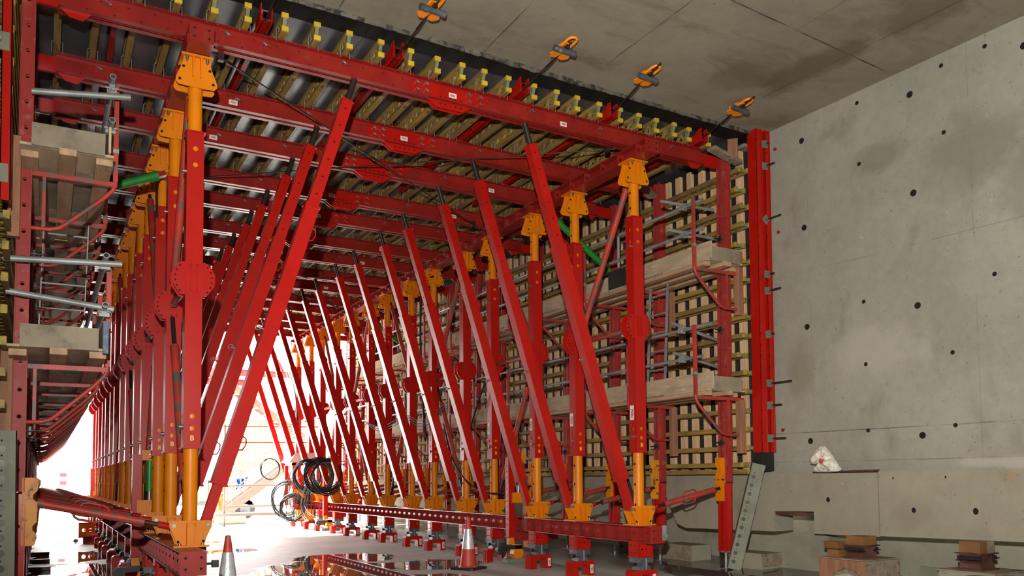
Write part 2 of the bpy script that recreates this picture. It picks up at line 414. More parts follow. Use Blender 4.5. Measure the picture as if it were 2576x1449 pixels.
# ceiling slab
m = MB(); m.prism([(-.75, YB), (9.9, YB), (9.6, YEND), (-.75, YEND)], (0, 0, 6.6), (1, 0, 0), (0, 1, 0), .45)
struct('ceiling', m, CONC_CEIL)

# right wall with its tie holes
m = MB(); m.prism([(WX(YB), YB), (WX(YB) + .5, YB), (9.9, YEND), (9.4, YEND), (9.33, 8.9)], (0, 0, 1.5), (1, 0, 0), (0, 1, 0), 5.12)
cut = MB()
for y in (8.15, 6.48, 5.1, 3.7):
    for z in (6.26, 5.0, 3.58, 1.97): cut.tube((WX(y) - .06, y, z), (WX(y) + .22, y, z), .042, 20)
for y in (7.235, 6.06, 5.53, 4.4):
    for z in (6.45, 5.62, 4.63, 3.77, 2.94, 2.07): cut.tube((WX(y) - .06, y, z), (WX(y) + (.05 if (z < 4.5) else .14), y, z), .027, 16)
wr = struct('wall_right', carve(m, cut, 'wall_right'), CONC_WALL)
me1 = MB().tube((0, 0, 0), (.15, 0, 0), .0415, 18).mesh('tie_sleeve'); me2 = MB().tube((0, 0, 0), (.05, 0, 0), .0265, 14).mesh('tie_sleeve')
for y in (8.15, 6.48, 5.1):
    for z in (6.26, 5.0, 3.58, 1.97): obj('tie_sleeve', me1, HOLE, wr, (WX(y) + .012, y, z))
for y in (7.235, 6.06, 5.53):
    for z in (6.45, 5.62, 4.63, 3.77, 2.94, 2.07):
        if rnd.random() < .62: obj('tie_sleeve', me2, STEELDK if z < 4 else HOLE, wr, (WX(y) + .014, y, z))
m = MB(); m.box(-1.2, 10.8, YB - .4, YB, -.05, 6.65); struct('light_stop_wall', m, CONC_WALL)  # unseen end wall, added to keep sky light from coming in behind the camera
# left wall beside the camera and behind the left formwork
m = MB(); m.prism([(-1.2, YB), (-.66, YB), (-.66, 8.3), (-.66, YEND), (-1.2, YEND)], (0, 0, -.05), (1, 0, 0), (0, 1, 0), 6.68)
struct('wall_left', m, CONC_WALL)

# precast strip below the right wall: far unit with a notch, near unit beyond the vertical joint
def px(y): return 9.1 + max(0, 8.95 - y) * .034
m = MB()
poly = [(6.955, .715), (7.94, .70), (7.94, 1.0), (8.63, .985), (8.63, .70), (10.5, .66), (10.72, .72), (11.0, 1.2), (27.9, 1.2), (27.9, 1.52), (6.955, 1.52)]
m.prism(poly, (9.1, 0, 0), (0, 1, 0), (0, 0, 1), .38)
for i, p in enumerate(m.v): m.v[i] = (p[0] + px(p[1]) - 9.1, p[1], p[2])
cut = MB()
for y, z, r in [(7.71, 1.165, .036), (8.47, 1.36, .016), (7.48, 1.38, .016)]: cut.tube((px(y) - .05, y, z), (px(y) + .15, y, z), r, 16)
k1 = struct('trim_1', carve(m, cut, 'trim_1'), CONC_KERB); obj('tie_sleeve', MB().tube((0, 0, 0), (.1, 0, 0), .0355, 16), HOLE, k1, (px(7.71) + .012, 7.71, 1.165))
m = MB(); m.prism([(YB, .0), (5.2, .0), (5.2, .755), (6.93, .725), (6.93, 1.535), (YB, 1.56)], (9.085, 0, 0), (0, 1, 0), (0, 0, 1), .4)
for i, p in enumerate(m.v): m.v[i] = (p[0] + px(p[1]) - 9.1, p[1], p[2])
cut = MB()
for y, z, r in [(6.475, 1.06, .036), (5.72, 1.07, .04), (6.735, 1.448, .018), (6.06, 1.458, .018), (5.37, 1.464, .018), (4.9, 1.46, .018)]: cut.tube((px(y) - .06, y, z), (px(y) + .15, y, z), r, 16)
k2 = struct('trim_2', carve(m, cut, 'trim_2'), CONC_KERB); [obj('tie_sleeve', MB().tube((0, 0, 0), (.1, 0, 0), r - .0005, 16), HOLE, k2, (px(y) + .005, y, z)) for y, z, r in ((6.475, 1.06, .036), (5.72, 1.07, .04), (6.735, 1.448, .018), (6.06, 1.458, .018))]
# slab edge inside the notch and the set-back wall under the strip
m = MB(); m.box(9.14, 9.8, 7.94, 8.63, .93, .985); struct('trim_3', m, RUST)
m = MB(); m.prism([(5.0, -.1), (27.9, -.1), (27.9, 1.3), (11, 1.3), (8.7, .99), (5.0, .99)], (9.78, 0, 0), (0, 1, 0), (0, 0, 1), .5)
struct('wall_base', m, CONC_LOW)
m = MB(); m.prism([(8.30, .16), (9.1, .16), (9.1, .55), (8.62, .66), (7.98, .72), (7.6, .35), (7.6, .16)], (9.36, 0, 0), (0, 1, 0), (0, 0, 1), .4)
struct('trim_4', m, CONC_LOW)

# ragged mortar bleed along the joint between old ceiling and new formwork
m = MB(); n = 120
for i in range(n):
    x0 = -.4 + 9.7 * i / n; x1 = -.4 + 9.7 * (i + 1) / n + .01; w = rnd.uniform(.002, .012) * (2.2 if 3.8 < x0 < 6.2 else 1)
    y0 = YF(x0) - .012 + rnd.uniform(-.006, .006)
    m.add([(x0, y0 - w * .4, 6.6), (x1, y0 - w * .5, 6.6), (x1, y0 + w, 6.553 - w * .3), (x0, y0 + w * .7, 6.553 - w * .2), (x0, y0, 6.56), (x1, y0, 6.56)], [(0, 4, 5, 1), (4, 3, 2, 5)])
o = struct('trim_5', m, mat('dark_mortar', (96, 90, 78), .9, var=.3, dirt=(40, 36, 32), dscale=10, damt=(.45, .6)))

# ================================================================== PROPS (upright posts)
def holes_part(pts, r, axis, parent, name='pin_holes', mat=HOLE, n=10):
    m = MB(); a = {'x': Vector((1, 0, 0)), 'y': Vector((0, 1, 0))}[axis]
    for p in pts: p = Vector(p); m.tube(p - a * .002, p + a * .002, r, n)
    return stuff(name, m, mat, parent)

def sticker(parent, loc, rot, w=.105, h=.055, ts=.036):
    m = MB(); m.box(-w / 2, w / 2, -h / 2, h / 2, 0, .0015)
    s = obj('sticker', m, WHITE, parent, loc, rot)
    obj('lettering', text_mesh('PERI', ts), TXRED, s, (w * .04, -h * .02, .002))
    m = MB(); m.prism([(-w * .45, -h * .40), (-w * .41, -h * .40), (-w * .41, h * .34), (w * .42, h * .34), (w * .42, h * .42), (-w * .45, h * .42)], (0, 0, .0016), (1, 0, 0), (0, 1, 0), .0006)
    obj('mark', m, TXYEL, s)
    return s

def wing_poly(k=1):
    return [(-.13, 0), (.13, 0), (.152, .07), (.2, .175), (.206, .22), (.185, .245), (-.185, .245), (-.206, .22), (-.2, .175), (-.152, .07)]

def make_prop():
    t = thing('steel_prop', '', 'prop')
    m = MB(); m.box(-.17, .17, -.15, .15, 0, .02); obj('base_plate', m, ORANGE, t)
    for y in (-.092, .08):
        m = MB(); m.prism(wing_poly(), (0, y + .012, .02), (1, 0, 0), (0, 0, 1), .012); obj('wing_plate', m, ORANGE, t)
    for x in (-.045, .033):
        m = MB(); m.prism([(-.15, .02), (-.09, .02), (-.09, .24), (-.118, .24), (-.15, .2)], (x, 0, 0), (0, 1, 0), (0, 0, 1), .012); obj('rib', m, ORANGE, t)
    m = MB(); m.box(-.036, .036, -.118, -.106, .02, .22); obj('rib_plate', m, ORANGE, t)
    for x in (-.163, .163):
        m = MB(); m.tube((x, -.112, .218), (x, .112, .218), .019, 10); obj('pin', m, BOLT, t)
    holes_part([(sx * .12, -.093, .055) for sx in (-1, 1)], .014, 'y', t)
    for x in (-.11, .11):
        m = MB(); m.tube((x, -.12, .018), (x, -.12, .04), .016, 6); obj('bolt', m, BOLT, t)
    m = MB(); m.tube((0, 0, .02), (0, 0, 1.45), .073, 20); obj('lower_tube', m, ORANGE, t)
    holes_part([(-.0725, -.01, z) for z in (.28, .56, .84)], .018, 'x', t, 'tube_holes')
    # outer square tube with viewing holes near both ends
    m = MB(); W = .168; h = W / 2; z0, z1 = 1.0, 4.29; hs = [.20, .325, z1 - z0 - .35, z1 - z0 - .18]
    for O, V in (((-h, -h, z0), (1, 0, 0)), ((h, -h, z0), (0, 1, 0)), ((h, h, z0), (-1, 0, 0)), ((-h, h, z0), (0, -1, 0))):
        m.sheet(O, (0, 0, 1), V, z1 - z0, W, hs, .026, .05)
    obj('outer_tube', m, RED, t)
    for z in (z0 - .006, z1 - .006):
        m = MB(); b = .1
        for x0, x1, y0, y1 in ((-b, b, -b, -h), (-b, b, h, b), (-b, -h, -h, h), (h, b, -h, h)): m.box(x0, x1, y0, y1, z, z + .012)
        obj('collar', m, RED, t)
    obj('stamped_letter', text_mesh('B', .075), TXYEL, t, (0, -h - .0012, z0 + .1), (PI / 2, 0, 0))
    for z in (1.22, 3.88):
        m = MB(); m.tube((-h - .035, -.02, z), (-h, -.02, z), .021, 8); obj('locking_pin', m, BOLT, t)
    m = MB(); m.tube((0, 0, 3.85), (0, 0, 5.05), .073, 20); obj('upper_tube', m, ORANGE, t)
    holes_part([(-.0725, -.01, z) for z in (4.42, 4.64, 4.86)], .018, 'x', t, 'tube_holes')
    m = MB(); m.box(-.155, .155, -.14, .14, 5.07, 5.09); obj('head_plate', m, ORANGE, t)
    hp = [(x, -z) for x, z in [(-.125, 0), (.125, 0), (.15, .1), (.2, .23), (.206, .275), (.18, .305), (.085, .31), (-.085, .31), (-.18, .305), (-.206, .275), (-.2, .23), (-.15, .1)]]
    for y in (-.092, .08):
        m = MB(); m.prism(hp, (0, y + .012, 5.07), (1, 0, 0), (0, 0, 1), .012); obj('head_wing', m, ORANGE, t)
    for x in (-.045, .033):
        m = MB(); m.prism([(-.15, 5.07), (-.09, 5.07), (-.09, 4.86), (-.12, 4.86)], (x, 0, 0), (0, 1, 0), (0, 0, 1), .012); obj('head_rib', m, ORANGE, t)
    for x in (-.1, .1):
        m = MB(); m.tube((x, -.118, 5.072), (x, -.118, 5.03), .017, 6); m.tube((x, -.118, 5.03), (x, -.118, 5.01), .009, 6); obj('head_bolt', m, BOLT, t)
    holes_part([(sx * x, -.093, z) for sx in (-1, 1) for x, z in ((.13, 4.96), (.165, 4.82))], .015, 'y', t, 'head_holes')
    fp = [(-.13, -.17), (.13, -.17), (.198, -.075), (.21, -.03), (.21, .05), (.185, .11), (.13, .17), (-.13, .17), (-.185, .11), (-.21, .05), (-.21, -.03), (-.198, -.075)]
    for y in (-h + .028, h - .016):
        m = MB(); m.prism(fp, (0, y, 2.745), (1, 0, 0), (0, 0, 1), .012); obj('flange_plate', m, RED, t)
    for x in (-.034, .024):
        m = MB(); m.prism([(-h - .001, 2.6), (-h - .022, 2.63), (-h - .022, 2.87), (-h - .001, 2.9)], (x, 0, 0), (0, 1, 0), (0, 0, 1), .01); obj('flange_rib', m, RED, t)
    holes_part([(sx * x, -h + .0155, 2.745 + z) for sx in (-1, 1) for x, z in ((.135, .13), (.165, .08), (.178, .027), (.178, -.027), (.165, -.08), (.135, -.13))], .0105, 'y', t, 'flange_holes')
    return t

ZB = lambda i: .845 if i > 2 else .83
prop = make_prop()
GR = 'steel props in the two long rows'
props = []
for side, X in (('right', XR), ('left', XL)):
    for i, y in enumerate(YR):
        lab = 'red square prop with orange ends, %s in the %s row' % (nth(i), side)
        loc = (X, y + (yo(X) if side == 'left' else 0), ZB(i))
        if side == 'right' and i == 0: o = prop; o.location = loc; o['label'] = lab; o['group'] = GR
        else: o = dup(prop, lab, loc, group=GR)
        props.append((side, i, o))
for side, i, o in props:
    if side == 'right' and i < 7:
        sticker(o, (-.0855, .03 - .02 * (i == 0), 1.55), (PI / 2, PI / 2, -PI / 2), .2, .085, .066)

# ================================================================== RAKING STRUTS
def sq(m, w, z0, z1, holes=(), r=.012):
    h = w / 2
    for O, V in (((-h, -h, z0), (1, 0, 0)), ((h, -h, z0), (0, 1, 0)), ((h, h, z0), (-1, 0, 0)), ((-h, h, z0), (0, -1, 0))):
        m.sheet(O, (0, 0, 1), V, z1 - z0, w, holes, r, .03)
    m.add([(-h, -h, z0), (h, -h, z0), (h, h, z0), (-h, h, z0)], [(3, 2, 1, 0)]); m.add([(-h, -h, z1), (h, -h, z1), (h, h, z1), (-h, h, z1)], [(0, 1, 2, 3)])
    return m
def loop_handle(x, z, d, L=.16):
    return MB().path([(x, 0, z), (x + d * .05, 0, z + .02), (x + d * .065, 0, z + L / 2), (x + d * .05, 0, z + L - .02), (x, 0, z + L)], .009, 6)
def make_raker():
    t = thing('raking_strut', '', 'strut')
    m = MB(); sq(m, .098, .0, .5); obj('lower_tube', m, RED, t)
    m = MB(); m.tube((0, -.075, 0), (0, .075, 0), .02, 10); obj('pin', m, BOLT, t)
    m = MB(); sq(m, .152, .42, 3.66); obj('outer_tube', m, RED, t)
    for z in (.415, 3.645):
        m = MB(); b, h = .086, .0762
        for x0, x1, y0, y1 in ((-b, b, -b, -h), (-b, b, h, b), (-b, -h, -h, h), (h, b, -h, h)): m.box(x0, x1, y0, y1, z, z + .022)
        obj('collar', m, RED, t)
    m = MB(); sq(m, .126, 3.6, 5.02, [.2 + .22 * k for k in range(6)], .011); obj('upper_tube', m, RED, t)
    m = MB(); m.box(-.07, .07, -.07, .07, 5.0, 5.015); obj('end_collar', m, RED, t)
    m = MB(); m.tube((0, 0, 4.95), (0, 0, 5.31), .036, 14); obj('spindle', m, STEELDK, t)
    for z in (.82, 3.28):
        obj('handle', loop_handle(.076, z, 1), RED, t)
    m = MB(); m.box(-.082, .06, -.08, -.0765, 2.18, 2.6); obj('wear_plate', m, RED, t)
    m = MB(); m.tube((-.13, -.03, 2.14), (-.07, -.03, 2.14), .012, 8); m.path([(-.13 + .03 * math.cos(a), -.03, 2.14 + .03 * math.sin(a)) for a in [PI / 6 * k for k in range(12)]], .004, 5, True); stuff('ring_pin', m, BOLT, t)
    return t
rk = make_raker()
ang = math.atan2(1.58, 5.04)
GK = 'raking struts from the prop feet to the ceiling walers'
first = True
for side, X, sg in (('right', 6.985, -1), ('left', 1.468, 1)):
    for i, y in enumerate(YR):
        lab = 'red raking strut leaning to the %s, %s on the %s side' % ('left' if side == 'right' else 'right', nth(i), side)
        loc = (X, y + yo(X + sg * .8), ZB(i) + .225); rot = (0, 0, 0)
        R = (0, sg * ang, 0) if sg < 0 else (0, ang, 0)
        if side == 'left': R = (0, ang, 0)
        if first: rk.location = loc; rk.rotation_euler = R; rk['label'] = lab; rk['group'] = GK; first = False
        else:
            o = dup(rk, lab, loc, R, GK)

# ================================================================== BASE BEAMS AND HEAD BEAMS (I-beams with stiffeners)
def ibeam(name, label, X, y0, y1, z0, h, w, mat, step, cat='beam', hole=.03, group=None, ends=True):
    t = thing(name, label, cat, (X, y0, z0), group=group); L = y1 - y0
    m = MB(); m.box(-w / 2, w / 2, 0, L, 0, .014); obj('bottom_flange', m, mat, t)
    m = MB(); m.box(-w / 2, w / 2, 0, L, h - .014, h); obj('top_flange', m, mat, t)
    m = MB(); m.box(-.006, .006, 0, L, .014, h - .014); obj('web', m, mat, t)
    pl = MB(); pl.sheet((-w / 2 + .006, 0, .014), (1, 0, 0), (0, 0, 1), w / 2 - .012, h - .028, [w / 4 - .006], hole, w / 4 - .007)
    pr = pl.mesh('stiffener')
    y = step * .5; k = 0
    while y < L:
        for sx in (0, 1):
            o = obj('stiffener', pr, mat, t, ((0 if sx == 0 else w / 2 + .0), y, 0)); k += 1
        y += step
    if ends:
        m = MB(); m.box(-w / 2, w / 2, -.014, 0, 0, h); obj('end_plate', m, mat, t)
        holes_part([(x, -.0145, z) for x in (-.07, .07) for z in (h * .28, h * .74)], .013, 'y', t)
    return t
hy = 12.42
ibeam('base_beam', 'red stiffened floor beam, near length of the right row', XR, 8.86, hy, .60, .23, .24, REDOLD, .285)
ibeam('base_beam', 'red stiffened floor beam, far length of the right row', XR, hy + .28, 27.7, .60, .245, .24, REDOLD, .285)
ibeam('base_beam', 'red stiffened floor beam, near length of the left row', XL - .06, 8.42, hy - .1, .60, .23, .24, REDOLD, .285)
ibeam('base_beam', 'red stiffened floor beam, far length of the left row', XL - .03, hy + .2, 27.5, .60, .245, .24, REDOLD, .285)
m = MB(); m.box(-.03, .03, -.02, .0, -.1, .1); m.tube((0.0, -.05, -.04), (0, -.02, -.04), .03, 10)
thing('end_bracket', 'grey end bracket bolted to the near end of the right floor beam', 'bracket', (XR + .1, 8.845, .74), data=m.mesh('end_bracket'), mat=GALV)
ibeam('head_beam', 'red beam along the tops of the right prop row', XR, 8.82, 27.6, 5.925, .185, .24, REDOLD, .42)
ibeam('head_beam', 'red beam along the tops of the left prop row', XL, 8.70, 27.5, 5.925, .185, .24, REDOLD, .42)

m = MB(); m.tube((0, 0, 0), (.12, 0, 0), .012, 8); m.box(.06, .12, -.03, .03, -.035, .035)
thing('valve_stub', 'small dark valve stub on the near end of the left floor beam', 'valve', (XL + .062, 8.5, .70), data=m.mesh('valve_stub'), mat=STEELDK)
# feet under the base beams: adapter box, screw jack, trestle block
def make_adapter():
    t = thing('adapter_box', '', 'box')
    m = MB(); pts = [.05, .11, .17, .23]
    for y, n in ((-.12, 1), (.12, -1)):
        m.sheet((-.12, y, 0), (1, 0, 0), (0, 0, 1), .24, .2, [.05, .12, .19], .012, .035)
    for x in (-.11, .11): m.box(x - .006, x + .006, -.12, .12, 0, .2)
    obj('body', m, RED, t)
    m = MB(); m.box(-.14, .14, -.13, .13, -.012, 0); obj('foot_plate', m, REDOLD, t)
    m = MB(); m.prism([(-.07, .2), (-.07, .12), (-.035, .1), (-.07, .08), (-.07, 0), (.07, 0), (.07, .08), (.035, .1), (.07, .12), (.07, .2)], (-.125, 0, 0), (0, 1, 0), (0, 0, 1), .008); obj('clamp_plate', m, RED, t)
    holes_part([(-.1345, y, z) for y in (-.04, .04) for z in (.05, .15)], .01, 'x', t)
    return t
def make_jack():
    t = thing('screw_jack', '', 'jack')
    m = MB(); m.prism([(-.1, 0), (.1, 0), (.075, .05), (.045, .07), (.045, .1), (-.045, .1), (-.045, .07), (-.075, .05)], (0, -.09, 0), (1, 0, 0), (0, 0, 1), -.18); obj('base', m, JACK, t)
    m = MB(); m.box(-.125, .125, -.11, .11, .1, .178); obj('cradle', m, JACK, t)
    m = MB(); m.tube((.0, -.11, .012), (.0, -.11, .16), .008, 8); obj('screw', m, GALV, t)
    m = MB(); m.tube((-.15, 0, .075), (-.09, 0, .075), .026, 10); obj('wheel', m, STEELDK, t)
    return t
def make_block():
    t = thing('trestle_block', '', 'block')
    m = MB(); w, z, q = .2, .225, .09
    m.prism([(-w, 0), (-w + .11, 0), (-w + .11, .13), (-w + .14, .16), (w - .14, .16), (w - .11, .13), (w - .11, 0), (w, 0), (w, z - .02), (w - .02, z), (-w + .02, z), (-w, z - .02)], (0, q, 0), (1, 0, 0), (0, 0, 1), 2 * q); obj('body', m, RED, t)
    for y in (-.075, -.005, .06):
        m = MB(); m.box(-.212, -.2, y, y + .016, 0, .2); obj('rib', m, RED, t)
    sticker(t, (.155, -.0905, .1), (PI / 2, PI / 2, 0), .13, .055, .042)
    return t
ad, jk, bl = make_adapter(), make_jack(), make_block()
used = False
for side, X in (('right', XR), ('left', XL - .05)):
    for i, y in enumerate(YR):
        yy = y + (yo(X) - .05 if side == 'left' else -.02)
        if side == 'left' and i == 0: yy += .35
        w = 'under the %s floor beam, %s' % (side, nth(i))
        for proto, z, lab, g in ((bl, 0, 'red bridge-shaped floor block ', 'red blocks on the floor'), (jk, .226, 'grey screw jack ', 'jacks between block and beam'), (ad, .40 + .012 - .002, 'perforated red adapter box ', 'adapter boxes under the floor beams')):
            if not used: proto.location = (X, yy, z); proto['label'] = lab + w; proto['group'] = g
            else: dup(proto, lab + w, (X, yy, z), group=g)
        used = True
# low steel rail on the floor right of the blocks
for k, (xx, g) in enumerate(((7.52, 'near'), (7.66, 'far'))):
    m = MB(); m.box(-.02, .02, 0, 17, 0, .02); thing('floor_rail', 'thin steel skid strip on the floor by the right blocks, %s one' % g, 'rail', (xx, 11.0, .0), data=m.mesh('floor_rail'), mat=GALVDULL)

# ================================================================== CEILING: WALERS, GIRDERS, SOFFIT
def channel(L, h, b, hs, r, rows=2, t=.009):
    """U-profile along +x, web at y=0, flanges toward -y, z from 0 to h"""
    m = MB()
    if rows == 2:
        m.sheet((0, 0, 0), (1, 0, 0), (0, 0, 1), L, h * .5, hs[0], r, .04); m.sheet((0, 0, h * .5), (1, 0, 0), (0, 0, 1), L, h * .5, hs[1], r, .04)
    else: m.sheet((0, 0, 0), (1, 0, 0), (0, 0, 1), L, h, hs[0], r, .04)
    m.box(0, L, -b, 0, 0, t); m.box(0, L, -b, 0, h - t, h)
    return m
GX = [1.46 - .355 * k for k in range(5, 0, -1)] + [1.46, 1.80, 2.19, 2.55, 2.92, 3.30, 3.68, 4.03, 4.36, 4.67, 5.02, 5.41, 5.76, 6.09, 6.46, 6.81, 7.15, 7.47, 7.79, 8.09, 8.47]
def make_waler():
    t = thing('cross_waler', '', 'waler'); L = 8.43; h = .225
    hs = ([.25 + .25 * k for k in range(33)], [.125 + .25 * k for k in range(33)])
    me = channel(L, h, .068, hs, .012).mesh('channel')
    obj('channel', me, REDOLD, t, (-L / 2, -.026, 0)); obj('channel', me, REDOLD, t, (L / 2, .026, 0), (0, 0, PI))
    for s in (-1, 1):
        m = MB(); m.box(min(s * L / 2, s * 4.78), max(s * L / 2, s * 4.78), -.022, .022, .01, .19); obj('connector', m, RED, t)
        m = MB(); m.prism([(s * 3.92, 0), (s * 4.2, 0), (s * 4.12, -.07), (s * 4.0, -.085)][::s], (0, -.03, 0), (1, 0, 0), (0, 0, 1), .012); obj('lug', m, RED, t)
    for y in (-.034, .042):
        m = MB(); m.prism([(-.5, .03), (-.36, .02), (-.27, 0), (-.14, -.085), (.2, -.085), (.34, 0), (.46, .02), (.56, .03), (.56, .19), (-.5, .19)], (0, y, 0), (1, 0, 0), (0, 0, 1), .008); obj('splice_plate', m, RED, t)
    holes_part([(x, -.0425, z) for x in (-.1, -.03, .04, .11, .18) for z in (-.035, .055)], .011, 'y', t, 'splice_holes')
    pm = MB(); pm.tube((0, -.062, 0), (0, 0, 0), .011, 8)
    pm.path([(0, -.058, 0), (.025, -.062, -.012), (.055, -.062, -.02), (.06, -.062, -.034), (.03, -.062, -.03), (0, -.058, -.006)], .0035, 4)
    me = pm.mesh('clip_pin')
    for x, z in [(-.43, .155), (-.43, .07), (-.31, .16), (-.31, .075), (.27, .15), (.27, .065), (.43, .155), (.43, .07), (-2.65, .15), (-1.35, .16), (1.2, .15), (2.3, .15), (-3.8, .15), (3.6, .15), (-2.25, .14)]:
        o = obj('clip_pin', me, BOLT, t, (x, -.036, z))
    m = MB()
    for x in GX:
        for d in (-.055, .055): m.path([(x - 4.25 + d, -.088, .205), (x - 4.25 + d, -.09, .33), (x - 4.25 + d * .6, -.09, .345), (x - 4.25 + d * .6, -.09, .37)], .005, 4)
    stuff('girder_clamps', m, GALV, t)
    return t
wl = make_waler()
ra = math.atan(SH)
WST = {0: [(4.32, 1), (5.98, 0)], 1: [(1.98, 0), (4.28, 0), (6.5, 0)], 2: [(1.95, 0), (6.34, 0)], 3: [(4.1, 0), (6.37, 0)]}
wal = []
for i, y in enumerate(YR):
    lab = 'long red twin-channel ceiling waler, %s' % nth(i)
    loc = (4.25, y + yo(4.25), 6.112)
    if i == 0: o = wl; o.location = loc; o.rotation_euler = (0, 0, ra); o['label'] = lab; o['group'] = 'red walers across the ceiling'
    else: o = dup(wl, lab, loc, (0, 0, ra), 'red walers across the ceiling')
    wal.append(o)
for i, o in enumerate(wal):
    for x, up in WST.get(i, [(6.0, 0), (4.2, 0)] if i < 10 else []):
        sticker(o, (x - 4.25, -.0445 if abs(x - 4.25) < .5 else -.0275, .1), (PI / 2, PI if up else 0, 0), .105, .062, .036)

def make_girder(L):
    t = thing('lattice_girder', '', 'girder')
    for n, z in (('bottom_chord', 0), ('top_chord', .152)):
        m = MB(); m.bbox(-.0355, .0355, .03, L, z, z + .052, .005); obj(n, m, GIRD, t)
        m = MB(); m.bbox(-.037, .037, 0, .034, z - .0015, z + .0535, .004); obj('end_cap', m, GIRDEND, t)
    m = MB(); m.prism([(.012, .152), (.07, .152), (.115, .052), (.05, .052)], (-.02, 0, 0), (0, 1, 0), (0, 0, 1), .04); obj('end_post', m, GIRDPALE, t)
    up = [(0, .052), (.045, .052), (.125, .152), (.08, .152)]; dn = [(.0, .152), (.045, .152), (.125, .052), (.08, .052)]
    mu = MB().prism(up, (-.018, 0, 0), (0, 1, 0), (0, 0, 1), .036).mesh('web_strut'); md = MB().prism(dn, (-.018, 0, 0), (0, 1, 0), (0, 0, 1), .036).mesh('web_strut')
    big = MB(); y = .09; k = 0
    while y < L - .15:
        for me, po in ((mu, up), (md, dn)):
            if k < 10: obj('web_strut', me, GIRD, t, (0, y, 0))
            else: big.prism(po, (-.018, y, 0), (0, 1, 0), (0, 0, 1), .036)
            y += .1; k += 1
    stuff('lattice', big, GIRD, t)
    return t
GL = 18.75
gd = make_girder(GL)
GG = 'timber lattice girders under the ceiling boards'
cgs = []
for k, x in enumerate(GX):
    lab = 'yellow-tipped timber ceiling girder, %s' % nth(k, 'left')
    loc = (x, YF(x) + .245 + rnd.uniform(-.012, .012), 6.35)
    if k == 0: o = gd; o.location = loc; o['label'] = lab; o['group'] = GG
    else: o = dup(gd, lab, loc, group=GG)
    cgs.append(o)
for k in (8, 9, 10, 12, 13, 15):
    for yy, s in ((1.05, '240'), (2.4, '240')):
        obj('stamp', text_mesh(s, .05, 'stamp'), TXDARK, cgs[k], (0, yy, -.0012), (PI, 0, PI / 2))

# soffit boards
t = thing('soffit_boarding', 'dark film-faced plywood boarding above the yellow-tipped girders', 'plywood', (0, 0, 6.5565))
xb = [-.6, .62, 1.86, 3.1, 4.34, 5.58, 6.82, 8.06, 9.28]
yb = [11.1 + 2.5 * k for k in range(7)] + [YEND]
for a, b in zip(xb, xb[1:]):
    ys = [None] + yb
    for q in range(len(yb)):
        m = MB(); g = .003
        y0a = YF(a) if q == 0 else yb[q - 1]; y0b = YF(b) if q == 0 else yb[q - 1]
        m.prism([(a + g, y0a + g), (b - g, y0b + g), (b - g, yb[q] - g), (a + g, yb[q] - g)], (0, 0, 0), (1, 0, 0), (0, 1, 0), .04)
        obj('plywood_sheet', m, PLY, t)

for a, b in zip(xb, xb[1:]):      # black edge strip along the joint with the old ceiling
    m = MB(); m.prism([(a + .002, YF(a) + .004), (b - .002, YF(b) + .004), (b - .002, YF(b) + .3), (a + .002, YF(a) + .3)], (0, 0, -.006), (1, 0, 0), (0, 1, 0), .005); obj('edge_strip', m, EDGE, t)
# short twin-channel beams with tie rods to the old ceiling
def make_tie_beam():
    t = thing('tie_beam', '', 'beam'); L = 4.2
    me = channel(L, .12, .055, ([.2 + .25 * k for k in range(16)],), .016, 1).mesh('channel')
    obj('channel', me, RED, t, (-.028, 0, 0), (0, 0, PI / 2)); obj('channel', me, RED, t, (.028, L, 0), (0, 0, -PI / 2))
    for x in (-.062, .05):
        m = MB(); m.prism([(-.02, .0), (.24, .0), (.24, .13), (.1, .13), (.05, .19), (-.02, .19)], (x, 0, 0), (0, 1, 0), (0, 0, 1), .012); obj('yoke_plate', m, RED, t)
    m = MB(); m.tube((-.06, .06, .06), (.06, .06, .06), .018, 10); obj('pin', m, STEELDK, t)
    return t
tb = make_tie_beam()
TBX = [.57, 1.97, 3.48, 5.20, 6.62, 8.28]
for k, x in enumerate(TBX):
    lab = 'short red twin-channel tie beam between ceiling girders, %s' % nth(k, 'left')
    loc = (x, YF(x) + .17, 6.345)
    if k == 0: tb.location = loc; tb['label'] = lab; tb['group'] = 'tie beams among the ceiling girders'
    else: dup(tb, lab, loc, group='tie beams among the ceiling girders')
def make_anchor():
    """local +y runs back along the rod, z up to the ceiling"""
    t = thing('ceiling_anchor', '', 'anchor')
    for s in (-1, 1):
        m = MB(); m.prism([(.0, -.05), (.1, -.055), (.16, -.02), (.16, .05), (.0, .05)], (s * .035 - .006, -.02 if s < 0 else .03, 0), (0, 1, 0), (0, 0, 1), .012); obj('cheek_plate', m, CLAMP, t)
        m = MB(); m.prism([(s * .008, .03), (s * .11, .03), (s * .13, .1), (s * .08, .16), (s * .02, .15)][::s], (0, 0, -.058), (1, 0, 0), (0, 1, 0), .012); obj('flap_plate', m, CLAMP, t)
    m = MB(); m.path([(-.055, .02, .0), (-.055, -.16, .02), (-.04, -.2, .025), (0, -.215, .027), (.04, -.2, .025), (.055, -.16, .02), (.055, .02, 0)], .017, 8); obj('bow', m, CLAMP, t)
    m = MB(); m.box(-.055, .055, -.1, .05, .0, .012); obj('back_plate', m, CLAMP, t)
    m = MB(); m.tube((-.15, -.015, -.045), (.15, -.015, -.045), .036, 16); obj('cross_tube', m, JACK, t)
    m = MB(); m.box(-.02, .02, -.09, .0, -.04, .03); obj('wedge', m, STEELDK, t)
    return t
an = make_anchor()
AN = [(2.0, 7.78), (3.52, 7.93), (5.22, 7.98), (6.50, 8.05), (8.18, 8.17)]
